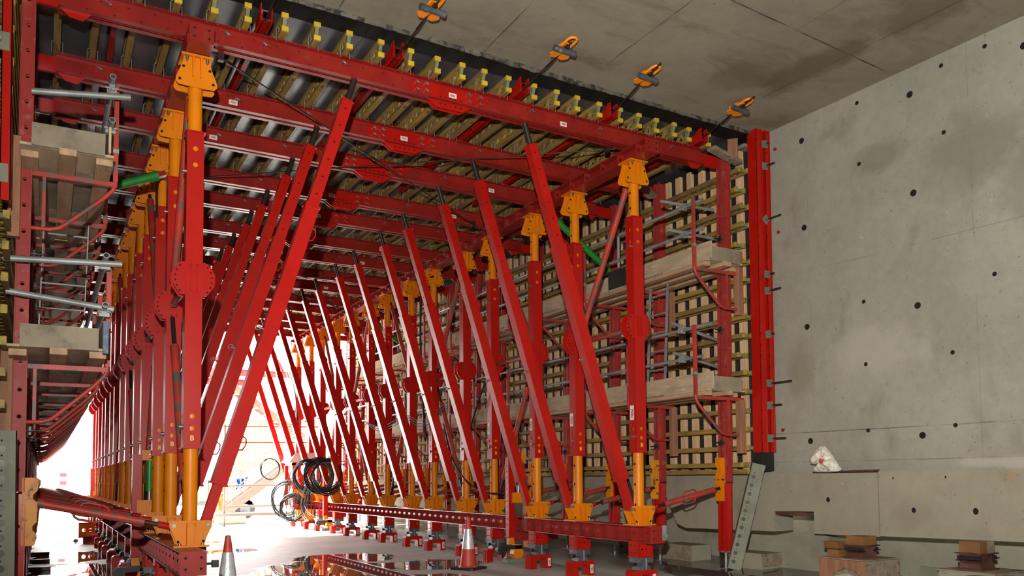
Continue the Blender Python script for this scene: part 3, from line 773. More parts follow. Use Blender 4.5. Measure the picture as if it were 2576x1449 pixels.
for k, (ax_, ay) in enumerate(AN):
    lab = 'orange clamp with grey cross tube on the bare ceiling, %s' % nth(k, 'left')
    loc = (ax_, ay, 6.515); rt = (0, 0, .08)
    if k == 0: an.location = loc; an.rotation_euler = rt; an['label'] = lab; an['group'] = 'orange ceiling clamps'
    else: dup(an, lab, loc, rt, 'orange ceiling clamps')
    bx = TBX[k + 1]; p0 = Vector((bx, YF(bx) + .3, 6.39)); p1 = Vector((ax_, ay, 6.49)); d = (p1 - p0).normalized()
    e = p1 + d * (.32 if k >= 3 else .16)
    t = thing('tie_rod', 'dark tie rod from a red beam to the orange clamp, %s' % nth(k, 'left'), 'rod', tuple(p0), group='ceiling tie rods')
    m = MB(); m.tube((0, 0, 0), e - p0, .0095, 8); obj('bar', m, STEELDK, t)
    q = (p1 - p0) * .62
    m = MB(); m.tube(q, q + d * .14, .015, 8); obj('sleeve_nut', m, STEELDK, t)

# X-bracing rods under the ceiling walers
def brace_rod(label, a, b):
    a, b = Vector(a), Vector(b)
    t = thing('bracing_rod', label, 'rod', tuple(a), group='bracing rods under the ceiling walers')
    m = MB(); m.tube((0, 0, 0), b - a, .0085, 8); obj('bar', m, STEELDK, t)
    for f in (.04, .48, .96):
        q = (b - a) * f; d = (b - a).normalized(); m = MB(); m.tube(q - d * .05, q + d * .05, .018, 8); obj('sleeve_nut', m, STEELDK, t)
    for p, s in ((a, 1), (b, -1)):
        m = MB(); c = p - a + (b - a).normalized() * .12 * s; m.box(c.x - .03, c.x + .03, c.y - .03, c.y + .03, c.z - .04, c.z + .06); obj('eye_bracket', m, STEELDK, t)
brace_rod('dark bracing rod from the front left post head towards the right rear', (1.5, 9.15, 6.08), (6.8, 13.4, 6.08))
brace_rod('dark bracing rod from the front right beam end towards the left rear', (6.9, 9.27, 6.08), (1.7, 13.35, 6.08))
brace_rod('dark bracing rod further back, rising to the right', (1.6, 17.3, 6.08), (6.85, 21.6, 6.08))
brace_rod('dark bracing rod further back, rising to the left', (6.85, 17.3, 6.08), (1.6, 21.4, 6.08))

# ================================================================== WALL FORMWORK (right and left)
# upright walers: built from two channels, web holes showing in the gap
def waler_mesh(L, s):
    m = MB(); hs = [.2 + .25 * k for k in range(int((L - .2) / .25))]
    m.sheet((0, s * .026, 0), (0, 0, 1), (1, 0, 0), L, .12, hs, .02, .05)
    for x0 in (0, .111):
        m.box(x0, x0 + .009, min(s * .026, s * .085), max(s * .026, s * .085), 0, L)
    return m.mesh('channel')
WLH = 4.95
w_a, w_b = waler_mesh(WLH, -1), waler_mesh(WLH, 1)
l_a, l_b = waler_mesh(1.0, -1), waler_mesh(1.0, 1)
_np = MB().prism([(0, .0), (.105, 0), (.125, .06), (.125, .1), (.09, .14), (.09, .18), (.125, .22), (.125, .4), (.09, .43), (.09, .47), (.125, .51), (.125, .63), (0, .63)], (0, -.006, 0), (-1, 0, 0), (0, 0, 1), .012).mesh('joint_plate')
_ft = MB(); _ft.tube((.06, 0, -.26), (.06, 0, .02), .019, 12); _ft.box(0, .12, -.05, .05, -.03, -.01); _ft = _ft.mesh('foot_spindle')
_fp = MB(); _fp.box(-.02, .14, -.08, .08, -.27, -.26); _fp = _fp.mesh('foot_plate')
_an = MB(); _an.prism([(-.07, 0), (0, -.07), (.07, 0), (0, .07)], (-.016, 0, 0), (0, 1, 0), (0, 0, 1), .008); _an = _an.mesh('anchor_plate')
_nut = MB(); _nut.tube((-.13, 0, 0), (.02, 0, 0), .009, 8); _nut.tube((-.05, 0, 0), (-.018, 0, 0), .024, 6)
for q in range(4):
    a = q * PI / 2 + .4; _nut.box(-.042, -.02, math.cos(a) * .03 - .012, math.cos(a) * .03 + .012, math.sin(a) * .03 - .012, math.sin(a) * .03 + .012)
_nut = _nut.mesh('wing_nut')
def make_wallw():
    t = thing('wall_waler', '', 'waler')
    obj('channel', w_a, REDDUST, t, (0, 0, 1.0)); obj('channel', w_b, REDDUST, t, (0, 0, 1.0))
    obj('lower_channel', l_a, RED, t, (-.01, 0, -.02)); obj('lower_channel', l_b, RED, t, (-.01, 0, -.02))
    obj('joint_plate', _np, ORANGE, t, (.02, .03, .72)); obj('joint_plate', _np, ORANGE, t, (.02, -.045, .72))
    obj('foot_spindle', _ft, GALV, t); obj('foot_plate', _fp, GALV, t)
    m = MB(); m.tube((-.06, -.09, 1.03), (-.06, .09, 1.03), .011, 8); obj('joint_pin', m, STEELDK, t)
    for z in (1.57, 3.25, 4.62):
        obj('anchor_plate', _an, RUST, t, (0, 0, z)); obj('wing_nut', _nut, STEELDK, t, (0, 0, z))
    return t
_npw = _np.copy(); _npw.materials.clear(); _npw.materials.append(ORWORN)
ww = make_wallw(); first = True
TILT = math.radians(1.25)
for side in ('right', 'left'):
    for i, y in enumerate(YR):
        lab = 'red upright twin-channel wall waler, %s on the %s wall' % (nth(i), side)
        if side == 'right': loc = (8.68, y - .02, .41); rt = (0, TILT, 0)
        else: loc = (-.145, y + yo(0) - .03, .41); rt = (0, .0, PI)
        if first: ww.location = loc; ww.rotation_euler = rt; ww['label'] = lab; ww['group'] = 'upright walers on the wall formwork'; first = False
        else:
            o = dup(ww, lab, loc, rt, 'upright walers on the wall formwork')
            for c in KIDS[o.name]:
                if c.name.startswith('joint_plate'):
                    if side == 'left': c.location.z -= .22
                    if (side == 'left' and i == 0) or (side == 'right' and i == 1): c.data = _npw

GIRDMUST = mat('girder_tip_mustard', (160, 138, 48), .6, var=.2, dirt=(110, 96, 60), dscale=9, damt=(.5, .65))
capm = [c.data.copy() for c in KIDS[gd.name] if c.name.startswith('end_cap')]
for q in capm: q.materials.clear(); q.materials.append(GIRDMUST)
# horizontal girders of the wall panels (same timber lattice girder, laid on its side)
ZG = [1.555, 1.655] + [1.90 + .277 * k for k in range(16)]
for side in ('right', 'left'):
    for k, z in enumerate(ZG):
        lab = 'horizontal timber lattice girder on the %s wall panel, %s' % (side, nth(k, 'bottom'))
        if side == 'right': loc = (8.945, 8.95 + (.12 if k % 3 == 1 else .0) + rnd.uniform(-.03, .02), z); rt = (0, PI / 2, 0)
        else: loc = (-.30, 8.42 + rnd.uniform(-.03, .03), z); rt = (0, -PI / 2, 0)
        o = dup(gd, lab, loc, rt, 'timber lattice girders lying along the wall panels')
        for c in KIDS[o.name]:
            if c.name.startswith('end_cap'): c.data = capm[0 if c.data.name.endswith('cap') else 1]

# battens and black boards behind them
def wall_panel(side, xf, sg, y0, nb):
    t = thing('wall_panel', 'pale battens on black boarding behind the girders of the %s wall' % side, 'formwork', (xf, y0, 1.5))
    bm = MB().bbox(0, .055 * sg, 0, .125, 0, 4.95, .003).mesh('batten') if sg > 0 else MB().bbox(-.055, 0, 0, .125, 0, 4.95, .003).mesh('batten')
    for k in range(nb): obj('batten', bm, BATTEN, t, (0, .16 + .277 * k, .02))
    y = 0
    while y < nb * .277:
        m = MB(); m.box(min(.056 * sg, .08 * sg), max(.056 * sg, .08 * sg), y + .002, min(y + 2.498, nb * .277 + .1), -.02 if y == 0 else 0, 5.06); obj('plywood_sheet', m, PLYDARK, t); y += 2.5
    m = MB(); m.box(min(.001 * sg, .056 * sg), max(.001 * sg, .056 * sg), -.015, .004, 0, 4.75); obj('edge_board', m, PLYPALE, t)
    return t
wall_panel('right', 9.156, 1, 8.98, 68)
wall_panel('left', -.512, -1, 8.45, 70)

# stop-end waler on the near edge of each wall panel
t = thing('stop_end_waler', 'bright red upright stop-end waler against the bare right concrete wall', 'waler', (9.005, 8.72, 1.83), (0, math.radians(.5), 0))
L = 4.82
for n, x0, x1 in (('left_channel', 0, .115), ('right_channel', .175, .27)):
    m = MB(); m.sheet((x0, 0, 0), (0, 0, 1), (1, 0, 0), L, .03, [.12 + .16 * k for k in range(int(L / .16))], .008, .014)
    m.sheet((x0 + .03, 0, 0), (0, 0, 1), (1, 0, 0), L, x1 - x0 - .03); m.box(x0, x0 + .008, 0, .17, 0, L); m.box(x1 - .008, x1, -.012, .17, 0, L); obj(n, m, RED, t)
m = MB(); m.sheet((.115, .06, 0), (0, 0, 1), (1, 0, 0), L, .06, [.12 + .25 * k for k in range(19)], .014, .028); obj('spacer_web', m, REDOLD, t)
for z, rl, a in ((4.55, 0, .15), (4.22, .1, .1), (3.42, .2, .78), (2.6, .05, .0), (2.36, .17, .1), (1.72, .03, .3), (1.0, .33, .05), (.68, .14, .1), (.2, .2, 0)):
    m = MB(); c, s = math.cos(a), math.sin(a); h = .055
    m.prism([(-h * c + h * s, -h * s - h * c), (h * c + h * s, h * s - h * c), (h * c - h * s, h * s + h * c), (-h * c - h * s, -h * s + h * c)], (.155, -.014, z), (1, 0, 0), (0, 0, 1), .009); obj('anchor_plate', m, GALVDULL, t)
    m = MB(); m.tube((.165, -.09 - rl, z), (.165, 0, z), .011, 8); obj('tie_bar', m, STEELDK, t)
    m = MB(); m.tube((.165, -.055, z), (.165, -.022, z), .026, 6); m.box(.13, .2, -.05, -.03, z - .014, z + .014); obj('wing_nut', m, GALVDULL, t)
m = MB(); m.box(9.04, 9.3, 8.78, 8.93, 1.56, 1.84); o = thing('stop_end_board', 'black board below the red stop-end waler', 'board', data=m.mesh('stop_end_board'), mat=PLYDARK)
t = thing('stop_end_waler', 'bright red upright waler at the extreme left edge of the view', 'waler', (-.42, 8.2, 3.9), (0, math.radians(-.6), 0))
for n, x0, x1 in (('left_channel', -.12, .0), ('right_channel', .05, .13)):
    m = MB(); m.box(x0, x1, 0, .008, 0, 2.6); m.box(x0, x0 + .008, 0, .12, 0, 2.6); m.box(x1 - .008, x1, 0, .12, 0, 2.6); obj(n, m, RED, t)
for z in (1.3, .15):
    m = MB(); m.box(-.07, .11, -.012, 0, z, z + .16); obj('anchor_plate', m, GALVDULL, t)
    m = MB(); m.tube((.03, -.06, z + .08), (.03, 0, z + .08), .025, 6); obj('wing_nut', m, GALV, t)

# perforated galvanised walers: one leaning at the right, one standing at the lower left edge
def galv_waler(name, label, a, b, w, d, side):
    a, b = Vector(a), Vector(b); L = (b - a).length; z = (b - a) / L; x = Vector(side); x = (x - z * x.dot(z)).normalized(); y = z.cross(x)
    t = thing(name, label, 'waler', tuple(a)); t.rotation_euler = Matrix((x, y, z)).transposed().to_euler()
    hs = [.11 + .125 * k for k in range(int((L - .1) / .125))]
    m = MB(); m.sheet((-w / 2, 0, 0), (0, 0, 1), (1, 0, 0), L, w * .62, hs, .03, .058); m.sheet((-w / 2 + w * .62, 0, 0), (0, 0, 1), (1, 0, 0), L, w * .38)
    m.box(-w / 2, -w / 2 + .006, 0, d, 0, L); m.box(w / 2 - .006, w / 2, 0, d, 0, L); m.box(w * .12 - .006, w * .12 + .006, -.014, 0, 0, L); obj('front_channel', m, GALVDULL, t)
    m = MB(); m.sheet((w / 2, 0, 0), (0, 0, 1), (0, 1, 0), L, d, hs, .02, .055); m.box(-w / 2, w / 2, d - .006, d, 0, L); obj('back_channel', m, GALVDULL, t)
    m = MB(); m.box(-w * .48, w * .1, .02, .03, .01, L - .01); obj('shade_sheet', m, STEELDK, t)  # dark sheet behind the holes, its colour standing in for the shade inside
    m = MB(); [m.tube((-w * .19, -.001, h + .0625), (-w * .19, .001, h + .0625), .008, 8) for h in hs]; stuff('small_holes', m, HOLE, t)
galv_waler('leaning_waler', 'grey perforated steel waler leaning on the precast strip', (8.70, 9.02, .15), (9.0, 8.78, 1.66), .19, .14, (.8, -.6, 0))
galv_waler('standing_waler', 'grey perforated steel waler standing at the lower left edge', (-.255, 8.12, .3), (-.275, 8.12, 1.93), .155, .12, (1, 0, 0))

galv_waler('standing_waler', 'grey perforated steel waler standing behind the second right wall waler', (8.98, 12.02, .16), (8.98, 12.05, 1.78), .17, .12, (.7, -.7, 0))
# ================================================================== PUSH-PULL PROPS (short, at the wall feet)
def make_pushpull():
    t = thing('push_pull_prop', '', 'prop'); L = 1.42
    m = MB(); m.tube((0, 0, .0), (0, 0, .12), .034, 12); obj('end_sleeve', m, RED, t)
    m = MB(); m.tube((0, 0, .1), (0, 0, .3), .022, 12); obj('spindle', m, STEELDK, t)
    m = MB(); m.tube((0, 0, .25), (0, 0, 1.2), .041, 16); obj('tube', m, REDWORN, t)
    for z in (.25, 1.14):
        m = MB(); m.tube((0, 0, z), (0, 0, z + .06), .045, 16); obj('collar', m, REDWORN, t)
    m = MB(); m.tube((0, 0, 1.2), (0, 0, L), .022, 12); obj('spindle', m, STEELDK, t)
    obj('handle', MB().path([(.04, 0, .58), (.07, 0, .6), (.085, 0, .64), (.085, 0, .78), (.07, 0, .82), (.04, 0, .84)], .012, 6), REDWORN, t)
    obj('handle', MB().path([(-.04, .01, .62), (-.07, .01, .64), (-.085, .01, .68), (-.085, .01, .82), (-.07, .01, .86), (-.04, .01, .88)], .012, 6), REDWORN, t)
    return t
pp = make_pushpull(); first = True
for side in ('right', 'left'):
    for i, y in enumerate(YR):
        lab = 'worn red push-pull prop from post foot to %s wall, %s' % (side, nth(i))
        if side == 'right': loc = (XR + .19, y, ZB(i) + .225); R = (0, math.atan2(1.3, .26), 0)
        else: loc = (XL - .19, y + yo(0) - .02, ZB(i) + .21); R = (0, -math.atan2(1.28, .29), 0)
        if first: pp.location = loc; pp.rotation_euler = R; pp['label'] = lab; pp['group'] = 'push-pull props at the wall feet'; first = False
        else: dup(pp, lab, loc, R, 'push-pull props at the wall feet')

# ================================================================== BRACING IN THE PROP ROWS
def strut(name, label, a, b, r, mat, ends=.14, group=None, handles=False):
    a, b = Vector(a), Vector(b); L = (b - a).length
    t = thing(name, label, 'brace', tuple(a), group=group); t.rotation_euler = (b - a).to_track_quat('Z', 'Y').to_euler()
    for z0, z1 in ((0, ends + .03), (L - ends - .03, L)):
        m = MB(); m.tube((0, 0, z0), (0, 0, z1), r * .55, 10); obj('spindle', m, STEELDK, t)
    m = MB(); m.tube((0, 0, ends), (0, 0, L - ends), r, 16); obj('tube', m, mat, t)
    for z in (ends, L - ends - .05):
        m = MB(); m.tube((0, 0, z), (0, 0, z + .05), r * 1.1, 16); obj('collar', m, mat, t)
    if handles:
        for s in (-1, 1): obj('handle', MB().path([(s * r, 0, L * .5), (s * (r + .04), 0, L * .5 + .02), (s * (r + .05), 0, L * .5 + .1), (s * (r + .04), 0, L * .5 + .18), (s * r, 0, L * .5 + .2)], .008, 6), mat, t)
for side, X in (('right', XR + .03), ('left', XL - .02)):
    for n, (i, j) in enumerate(((0, 1), (3, 2), (4, 5), (7, 6), (8, 9), (11, 10))):
        d = yo(X) if side == 'left' else 0
        yi, yj = YR[i] + d, YR[j] + d; s = 1 if yj > yi else -1
        strut('diagonal_brace', 'red round brace rising from mid post, bay %s of the %s row' % (ORD[n], side), (X, yj - s * .12, 3.72), (X, yi + s * .14, 5.72), .046, REDWORN, .12, 'round braces in the prop rows')
        strut('diagonal_brace', 'red round brace falling from mid post, bay %s of the %s row' % (ORD[n], side), (X, yj - s * .12, 3.42), (X, yi + s * .12, 1.12), .046, REDWORN, .42, 'round braces in the prop rows')
        strut('level_brace', 'worn red level brace between mid flanges, bay %s of the %s row' % (ORD[n], side), (X, yj - s * .1, 3.57), (X, yi + s * .1, 3.57), .04, REDWORN, .1, 'round braces in the prop rows', True)

# ================================================================== WORK PLATFORMS
def make_bracket():
    """joint of arm and post at the origin, arm toward +x (to the wall)"""
    t = thing('platform_bracket', '', 'bracket')
    m = MB(); m.box(-.022, .022, -.02, .02, -.02, .98); obj('guard_post', m, REDWORN, t)
    m = MB(); m.box(0, .9, -.024, .024, -.075, -.03); obj('arm', m, REDWORN, t)
    m = MB(); m.path([(0, 0, .0), (0, 0, -.06), (.03, 0, -.12), (.12, 0, -.22), (.42, 0, -.5), (.48, 0, -.55), (.56, 0, -.575), (.86, 0, -.58)], .022, 8); obj('brace', m, REDWORN, t)
    m = MB(); m.box(.6, .63, -.016, .016, -.57, -.07); obj('strut', m, REDWORN, t)
    m = MB(); m.box(-.027, .027, -.025, .025, .27, .31); obj('sleeve', m, GALV, t)
    return t
br = make_bracket(); first = True
DECK = (4.51, 2.66)
for side in ('right', 'left'):
    for lv, z in zip(('upper', 'lower'), DECK):
        for i, y in enumerate(YR):
            lab = 'red bracket under the %s %s platform, %s' % (lv, side, nth(i))
            if side == 'right': loc = (8.06 - (.03 if lv == 'lower' else 0), y - .24 + (.05 if i else 0), z); rt = (0, 0, 0)
            else: loc = (.57 - (.04 if lv == 'lower' else 0), y - .20 + (.05 if i else 0), z - .02); rt = (0, 0, PI)
            if first: br.location = loc; br.rotation_euler = rt; br['label'] = lab; br['group'] = 'platform brackets'; first = False
            else: dup(br, lab, loc, rt, 'platform brackets')
for side, x, y, z, lv in (('right', 8.9, 9.0, 4.8, 'upper'), ('right', 8.88, 9.0, 2.6, 'lower'), ('right', 8.9, 10.52, 4.5, 'second upper'), ('right', 8.9, 10.52, 2.6, 'second lower'), ('left', -.285, 8.92, 4.72, 'upper'), ('left', -.31, 8.92, 2.74, 'lower')):
    m = MB(); m.bbox(-.05, .05, -.05, .05, -.95 if lv == 'upper' else -.78, 0, .005)
    thing('timber_packer', 'square timber upright behind the %s near bracket of the %s platform' % (lv, side), 'timber', (x, y, z), data=m.mesh('timber_packer'), mat=TIMBERUP)

def deck(side, lv, x_out, x_in, y0, z, seg):
    """ply top on three joists, toe board on the open side, end board at the near end"""
    t = thing('platform_deck', 'timber deck of the %s platform on the %s side' % (lv, side), 'platform', (x_out, y0, z)); W = x_in - x_out
    ys = [0]
    while ys[-1] < YEND - y0 - .5: ys.append(min(ys[-1] + seg, YEND - y0 - .2))
    for f in (.10, .50, .90):
        for a, b in zip(ys, ys[1:]):
            off = (.0, -.12, .08)[int(f * 2.5)] if a == 0 else 0
            m = MB(); m.bbox(W * f - .07, W * f + .07, a + .004 + off + .12, b - .004, -.028, .03, .004); obj('joist', m, TIMBER, t)
    for a, b in zip(ys, ys[1:]):
        n = 3
        for q in range(n):
            c, d = a + (b - a) * q / n, a + (b - a) * (q + 1) / n
            m = MB(); m.box(min(0, W), max(0, W), c + .003 + (.06 if c == 0 else 0), d - .003, .031, .055); obj('deck_board', m, PLYGREY if q % 2 else PLYPALE, t)
        m = MB(); s = .05 if W > 0 else -.05; m.box(min(s, s + .021), max(s, s + .021), a + .004, b - .004, .056, .30); obj('toe_board', m, PLYPALE, t)
    m = MB(); m.box(min(W * .1, W * .88), max(W * .1, W * .88), .03, .052, .03, .235); obj('end_board', m, PLYGREY, t)
    return t
deck('right', 'upper', 8.09, 8.80, 8.74, 4.51, 3.0)
deck('right', 'lower', 8.07, 8.78, 8.74, 2.66, 3.0)
deck('left', 'upper', .52, -.24, 8.42, 4.48, 3.0)
deck('left', 'lower', .50, -.30, 8.42, 2.66, 3.0)
m = MB(); m.box(0, .02, 0, .8, 0, .29); thing('dark_board', 'dark brown board against the upper right toe board behind first post', 'board', (8.085, 10.32, 4.57), data=m.mesh('dark_board'), mat=PLYDARK)
m = MB(); m.box(0, .02, -.01, .01, 0, .26); m.box(-.03, .0, -.03, .03, -.05, .22)
thing('blue_pad', 'faded blue pad at the end of the lower left toe board', 'pad', (.475, 8.41, 2.74), data=MB().bbox(-.025, .025, -.02, .02, -.08, .21, .005).mesh('blue_pad'), mat=mat('faded_blue', (84, 104, 128), .7, dirt=(130, 130, 128), dscale=8, damt=(.5, .6)))

# scaffold tubes
def coupler(t, p):
    m = MB(); x, y, z = p; m.box(x - .045, x + .045, y - .03, y + .03, z - .045, z + .02); m.box(x - .025, x + .025, y - .05, y + .05, z - .02, z + .05); m.tube((x - .06, y - .045, z), (x + .06, y - .045, z), .01, 6)
    obj('coupler', m, GALV, t, tuple(-Vector(t.location)))
def tube_thing(label, a, b, r=.0245, mat=GALV, couplers=(), group='scaffold tubes of the platforms'):
    a, b = Vector(a), Vector(b)
    t = thing('scaffold_tube', label, 'tube', tuple(a), group=group)
    m = MB(); m.tube((0, 0, 0), b - a, r, 14, hollow=.78); obj('pipe', m, mat, t)
    for p in couplers: coupler(t, p)
tube_thing('grey guard tube along the upper right platform, top one', (8.12, 8.87, 5.43), (8.12, 27, 5.43), couplers=[(8.12, 9.28, 5.43), (8.12, 10.6, 5.43)])
tube_thing('grey guard tube along the upper right platform, lower one', (8.12, 8.86, 5.02), (8.12, 27, 5.02), couplers=[(8.12, 9.28, 5.02), (8.12, 10.6, 5.02)])
tube_thing('grey guard tube along the lower right platform, top one', (8.1, 8.74, 3.62), (8.1, 27, 3.62), couplers=[(8.1, 9.35, 3.62)])
tube_thing('grey guard tube along the lower right platform, lower one', (8.1, 8.92, 3.19), (8.1, 27, 3.19), couplers=[(8.1, 9.35, 3.19)])
tube_thing('short grey cross tube closing the upper right platform, top one', (7.72, 9.3, 5.47), (8.72, 9.3, 5.49))
tube_thing('short grey cross tube closing the upper right platform, lower one', (7.83, 9.3, 5.07), (8.74, 9.3, 5.05))
tube_thing('short grey cross tube closing the lower right platform, top one', (7.95, 9.4, 3.73), (9.02, 9.4, 3.5))
tube_thing('short grey cross tube closing the lower right platform, lower one', (7.98, 9.4, 3.29), (9.0, 9.4, 3.1))
for k, (y, z) in enumerate(((10.9, 4.9), (12.2, 4.9))):
    tube_thing('short grey upright tube on the upper right platform, %s' % nth(k), (8.14, y, z), (8.14, y, z + .65))
tube_thing('thick grey tube across the upper left platform end', (-.165, 8.85, 5.16), (.68, 8.85, 5.28), .03)
tube_thing('thick grey tube across the lower left platform end, top one', (-.36, 8.85, 3.55), (.63, 8.85, 3.605), .03)
tube_thing('thick grey tube across the lower left platform end, lower one', (-.33, 8.85, 3.25), (.565, 8.85, 3.155), .03)
tube_thing('grey guard tube along the upper left platform, top one', (.515, 8.72, 5.40), (.515, 26, 5.40), .028, couplers=[(.515, 8.9, 5.34)])
tube_thing('grey guard tube along the upper left platform, lower one', (.515, 8.74, 4.98), (.515, 26, 4.98), .028, couplers=[(.515, 9.0, 4.98)])
tube_thing('grey guard tube along the lower left platform, top one', (.485, 8.72, 3.645), (.485, 26, 3.645), .028, couplers=[(.485, 8.9, 3.59)])
tube_thing('grey guard tube along the lower left platform, lower one', (.485, 8.72, 3.17), (.485, 26, 3.17), .028, couplers=[(.485, 8.9, 3.13)])

def ladder(label, a, b, wdir, w):
    a, b = Vector(a), Vector(b); wd = Vector(wdir) * w
    t = thing('ladder', label, 'ladder', tuple(a))
    for o in (Vector((0, 0, 0)), wd):
        m = MB(); d = b - a; n = Vector((wdir[1], wdir[0], 0)) * .03
        m.prism([(-.022, 0), (.022, 0), (.022, 1), (-.022, 1)], o, Vector((abs(wdir[1]), abs(wdir[0]), 0)), d, .012); obj('side_rail', m, GALV, t)
    n = int((b - a).length / .28)
    me = MB().tube((0, 0, 0), wd, .013, 8).mesh('rung')
    for k in range(n): obj('rung', me, GALV, t, tuple((b - a) * ((k + .5) / n)))
ladder('grey ladder between the two right platforms near the second waler', (8.34, 10.06, 2.72), (8.34, 9.93, 4.46), (0, 1, 0), .42)
ladder('grey ladder between the two left platforms', (-.09, 10.5, 2.72), (-.05, 10.5, 4.4), (1, 0, 0), .44)

# loose timbers on the waler tops at the right corner
for k, (a, b, s) in enumerate((((8.42, 8.98, 6.27), (9.02, 9.05, 6.18), .05), ((8.3, 10.5, 6.2), (8.75, 10.75, 6.13), .05), ((8.9, 9.05, 6.2), (8.96, 9.1, 6.57), .05), ((9.02, 9.0, 6.42), (9.26, 9.0, 6.42), .045))):
    a, b = Vector(a), Vector(b); d = b - a
    t = thing('packing_timber', ['grey plank wedged over the first waler in the right corner', 'grey plank wedged over the second waler', 'brown upright offcut under the right ceiling edge', 'short stub of timber behind the red stop-end waler'][k], 'timber', tuple(a))
    t.rotation_euler = d.to_track_quat('Z', 'Y').to_euler()
    m = MB(); m.bbox(-.075, .075, -.025, .025, 0, d.length, .004); obj('plank', m, (TIMBERGREY, TIMBERGREY, TIMBERUP, TIMBERGREY)[k], t)

# ================================================================== TRAFFIC CONES
def cone(label, x, y, h, rot):
    t = thing('traffic_cone', label, 'cone', (x, y, 0), (0, 0, rot))
    m = MB(); m.prism([(-.235, -.2), (-.2, -.235), (.2, -.235), (.235, -.2), (.235, .2), (.2, .235), (-.2, .235), (-.235, .2)], (0, 0, 0), (1, 0, 0), (0, 1, 0), .035); obj('base', m, RUBBER, t)
    R = lambda z: .145 - (.145 - .03) * (z - .035) / (h - .035)
    n = 28
    def band(z0, z1, e=0): return MB().tube((0, 0, z0), (0, 0, z1), R(z0) + e, n, False, R(z1) + e)
    m = band(.035, h - .05); m.tube((0, 0, h - .05), (0, 0, h - .015), .036, n, False, .034); m.tube((0, 0, h - .015), (0, 0, h), .034, n, True, .022); m.tube((0, 0, .034), (0, 0, .06), .165, n, False, .145); obj('body', m, CONERED, t)
    obj('reflective_sleeve', band(h * .385, h * .765, .003), SLEEVE, t)
cone('red traffic cone with bright sleeve in front of the right floor beam', 6.16, 12.5, .86, .5)
cone('red traffic cone with silver sleeve beside the end of the left floor beam', 1.93, 10.35, .85, .3)

# ================================================================== LIFTING FRAMES (hydraulic, between the floor beams)
def lifting_frame(label, X, Y, s):
    """s = +1: machine lies on the wall side"""
    t = thing('lifting_frame', label, 'jack', (X, Y, 0))
    hs = [.1 + .1 * k for k in range(12)]
    m = MB(); m.sheet((-.06, -.055, .5), (0, 0, 1), (1, 0, 0), 1.36, .12); m.sheet((-.06, .055, .5), (0, 0, 1), (0, -1, 0), 1.36, .11, hs, .016); m.sheet((.06, -.055, .5), (0, 0, 1), (0, 1, 0), 1.36, .11, hs, .016); m.box(-.06, .06, -.05, .05, 1.85, 1.862); m.box(-.075, .075, -.07, .07, .48, .5); obj('upright', m, RED, t)
    m = MB(); m.box(-.05, .05, -.05, .05, .36, .47); obj('foot_block', m, ORANGE, t)
    m = MB(); m.box(.06, .27, -.075, .075, 1.78, 1.92); obj('top_crosshead', m, ORANGE, t)
    m = MB(); m.tube((.16, -.085, 1.85), (.16, .085, 1.85), .02, 10); obj('pin', m, BOLT, t)
    m = MB(); m.path([(.16 + .026 * math.cos(a), 0, 1.955 + .03 * math.sin(a)) for a in [PI / 6 * k for k in range(12)]], .008, 6, True); obj('lifting_eye', m, BOLT, t)
    m = MB(); m.tube((.16, 0, 1.36), (.16, 0, 1.78), .05, 16); obj('cylinder', m, GREEN, t)
    m = MB(); m.tube((.16, 0, 1.2), (.16, 0, 1.36), .03, 14); obj('piston', m, BOLT, t)
    m = MB(); m.box(.0, .36, -.09, .09, 1.07, 1.24); obj('lower_crosshead', m, ORANGE, t)
    m = MB(); m.box(.28, .36, -.06, .06, .42, 1.07); obj('inner_post', m, REDOLD, t)
    m = MB(); m.box(.04, .9, -.09, .09, .42, .58); obj('cross_beam', m, REDOLD, t)
    m = MB(); m.box(-.18, .2, -.07, .07, .28, .345); obj('roller_arm', m, RUBBER, t)
    m = MB(); m.tube((-.2, -.05, .27), (-.2, .05, .27), .075, 18); obj('roller', m, RUBBER, t)
    m = MB(); m.prism([(-.06, .12), (.06, .12), (.1, .2), (.05, .36), (-.05, .36), (-.1, .2)], (.12, .07, 0), (1, 0, 0), (0, 0, 1), .14); obj('carriage', m, ORANGE, t)
    m = MB(); m.box(-.12, .42, -.09, .09, .05, .12); obj('skid', m, GALVDULL, t)
    m = MB(); m.box(.3, .52, -.08, .08, .3, .42); obj('end_block', m, ORANGE, t)
    if s < 0: t.rotation_euler = (0, 0, PI)
lifting_frame('red lifting upright with green cylinder by the gap in the right floor beam', XR - .18, 12.57, 1)
lifting_frame('red lifting upright with green cylinder by the gap in the left floor beam', XL - .2, 12.45, 1)
lifting_frame('far red lifting upright among the cable coils on the right', XR - .18, 23.35, 1)
lifting_frame('far red lifting upright at the end of the left row', XL - .1, 26.1, 1)

def ram(label, a, b):
    a, b = Vector(a), Vector(b); L = (b - a).length
    t = thing('hydraulic_ram', label, 'cylinder', tuple(a), group='green rams under the ceiling'); t.rotation_euler = (b - a).to_track_quat('Z', 'Y').to_euler()
    m = MB(); m.tube((0, 0, .06), (0, 0, L - .25), .052, 16); obj('barrel', m, GREEN, t)
    m = MB(); m.tube((0, 0, .0), (0, 0, .1), .062, 16); obj('end_cap', m, GREEN, t)
    m = MB(); m.tube((0, 0, L - .25), (0, 0, L), .028, 12); obj('rod', m, BOLT, t)
    m = MB(); m.box(-.05, .05, -.03, .03, -.1, .0); obj('clevis', m, REDOLD, t)
ram('green ram under the right beam between second and third posts', (XR + .12, 11.45, 5.72), (8.55, 11.45, 4.86))
ram('green ram behind the upper left platform', (XL - .12, 11.3, 5.38), (.0, 11.3, 4.85))
ram('green ram far back under the right beam', (XR + .12, 20.7, 5.72), (8.5, 20.7, 4.9))

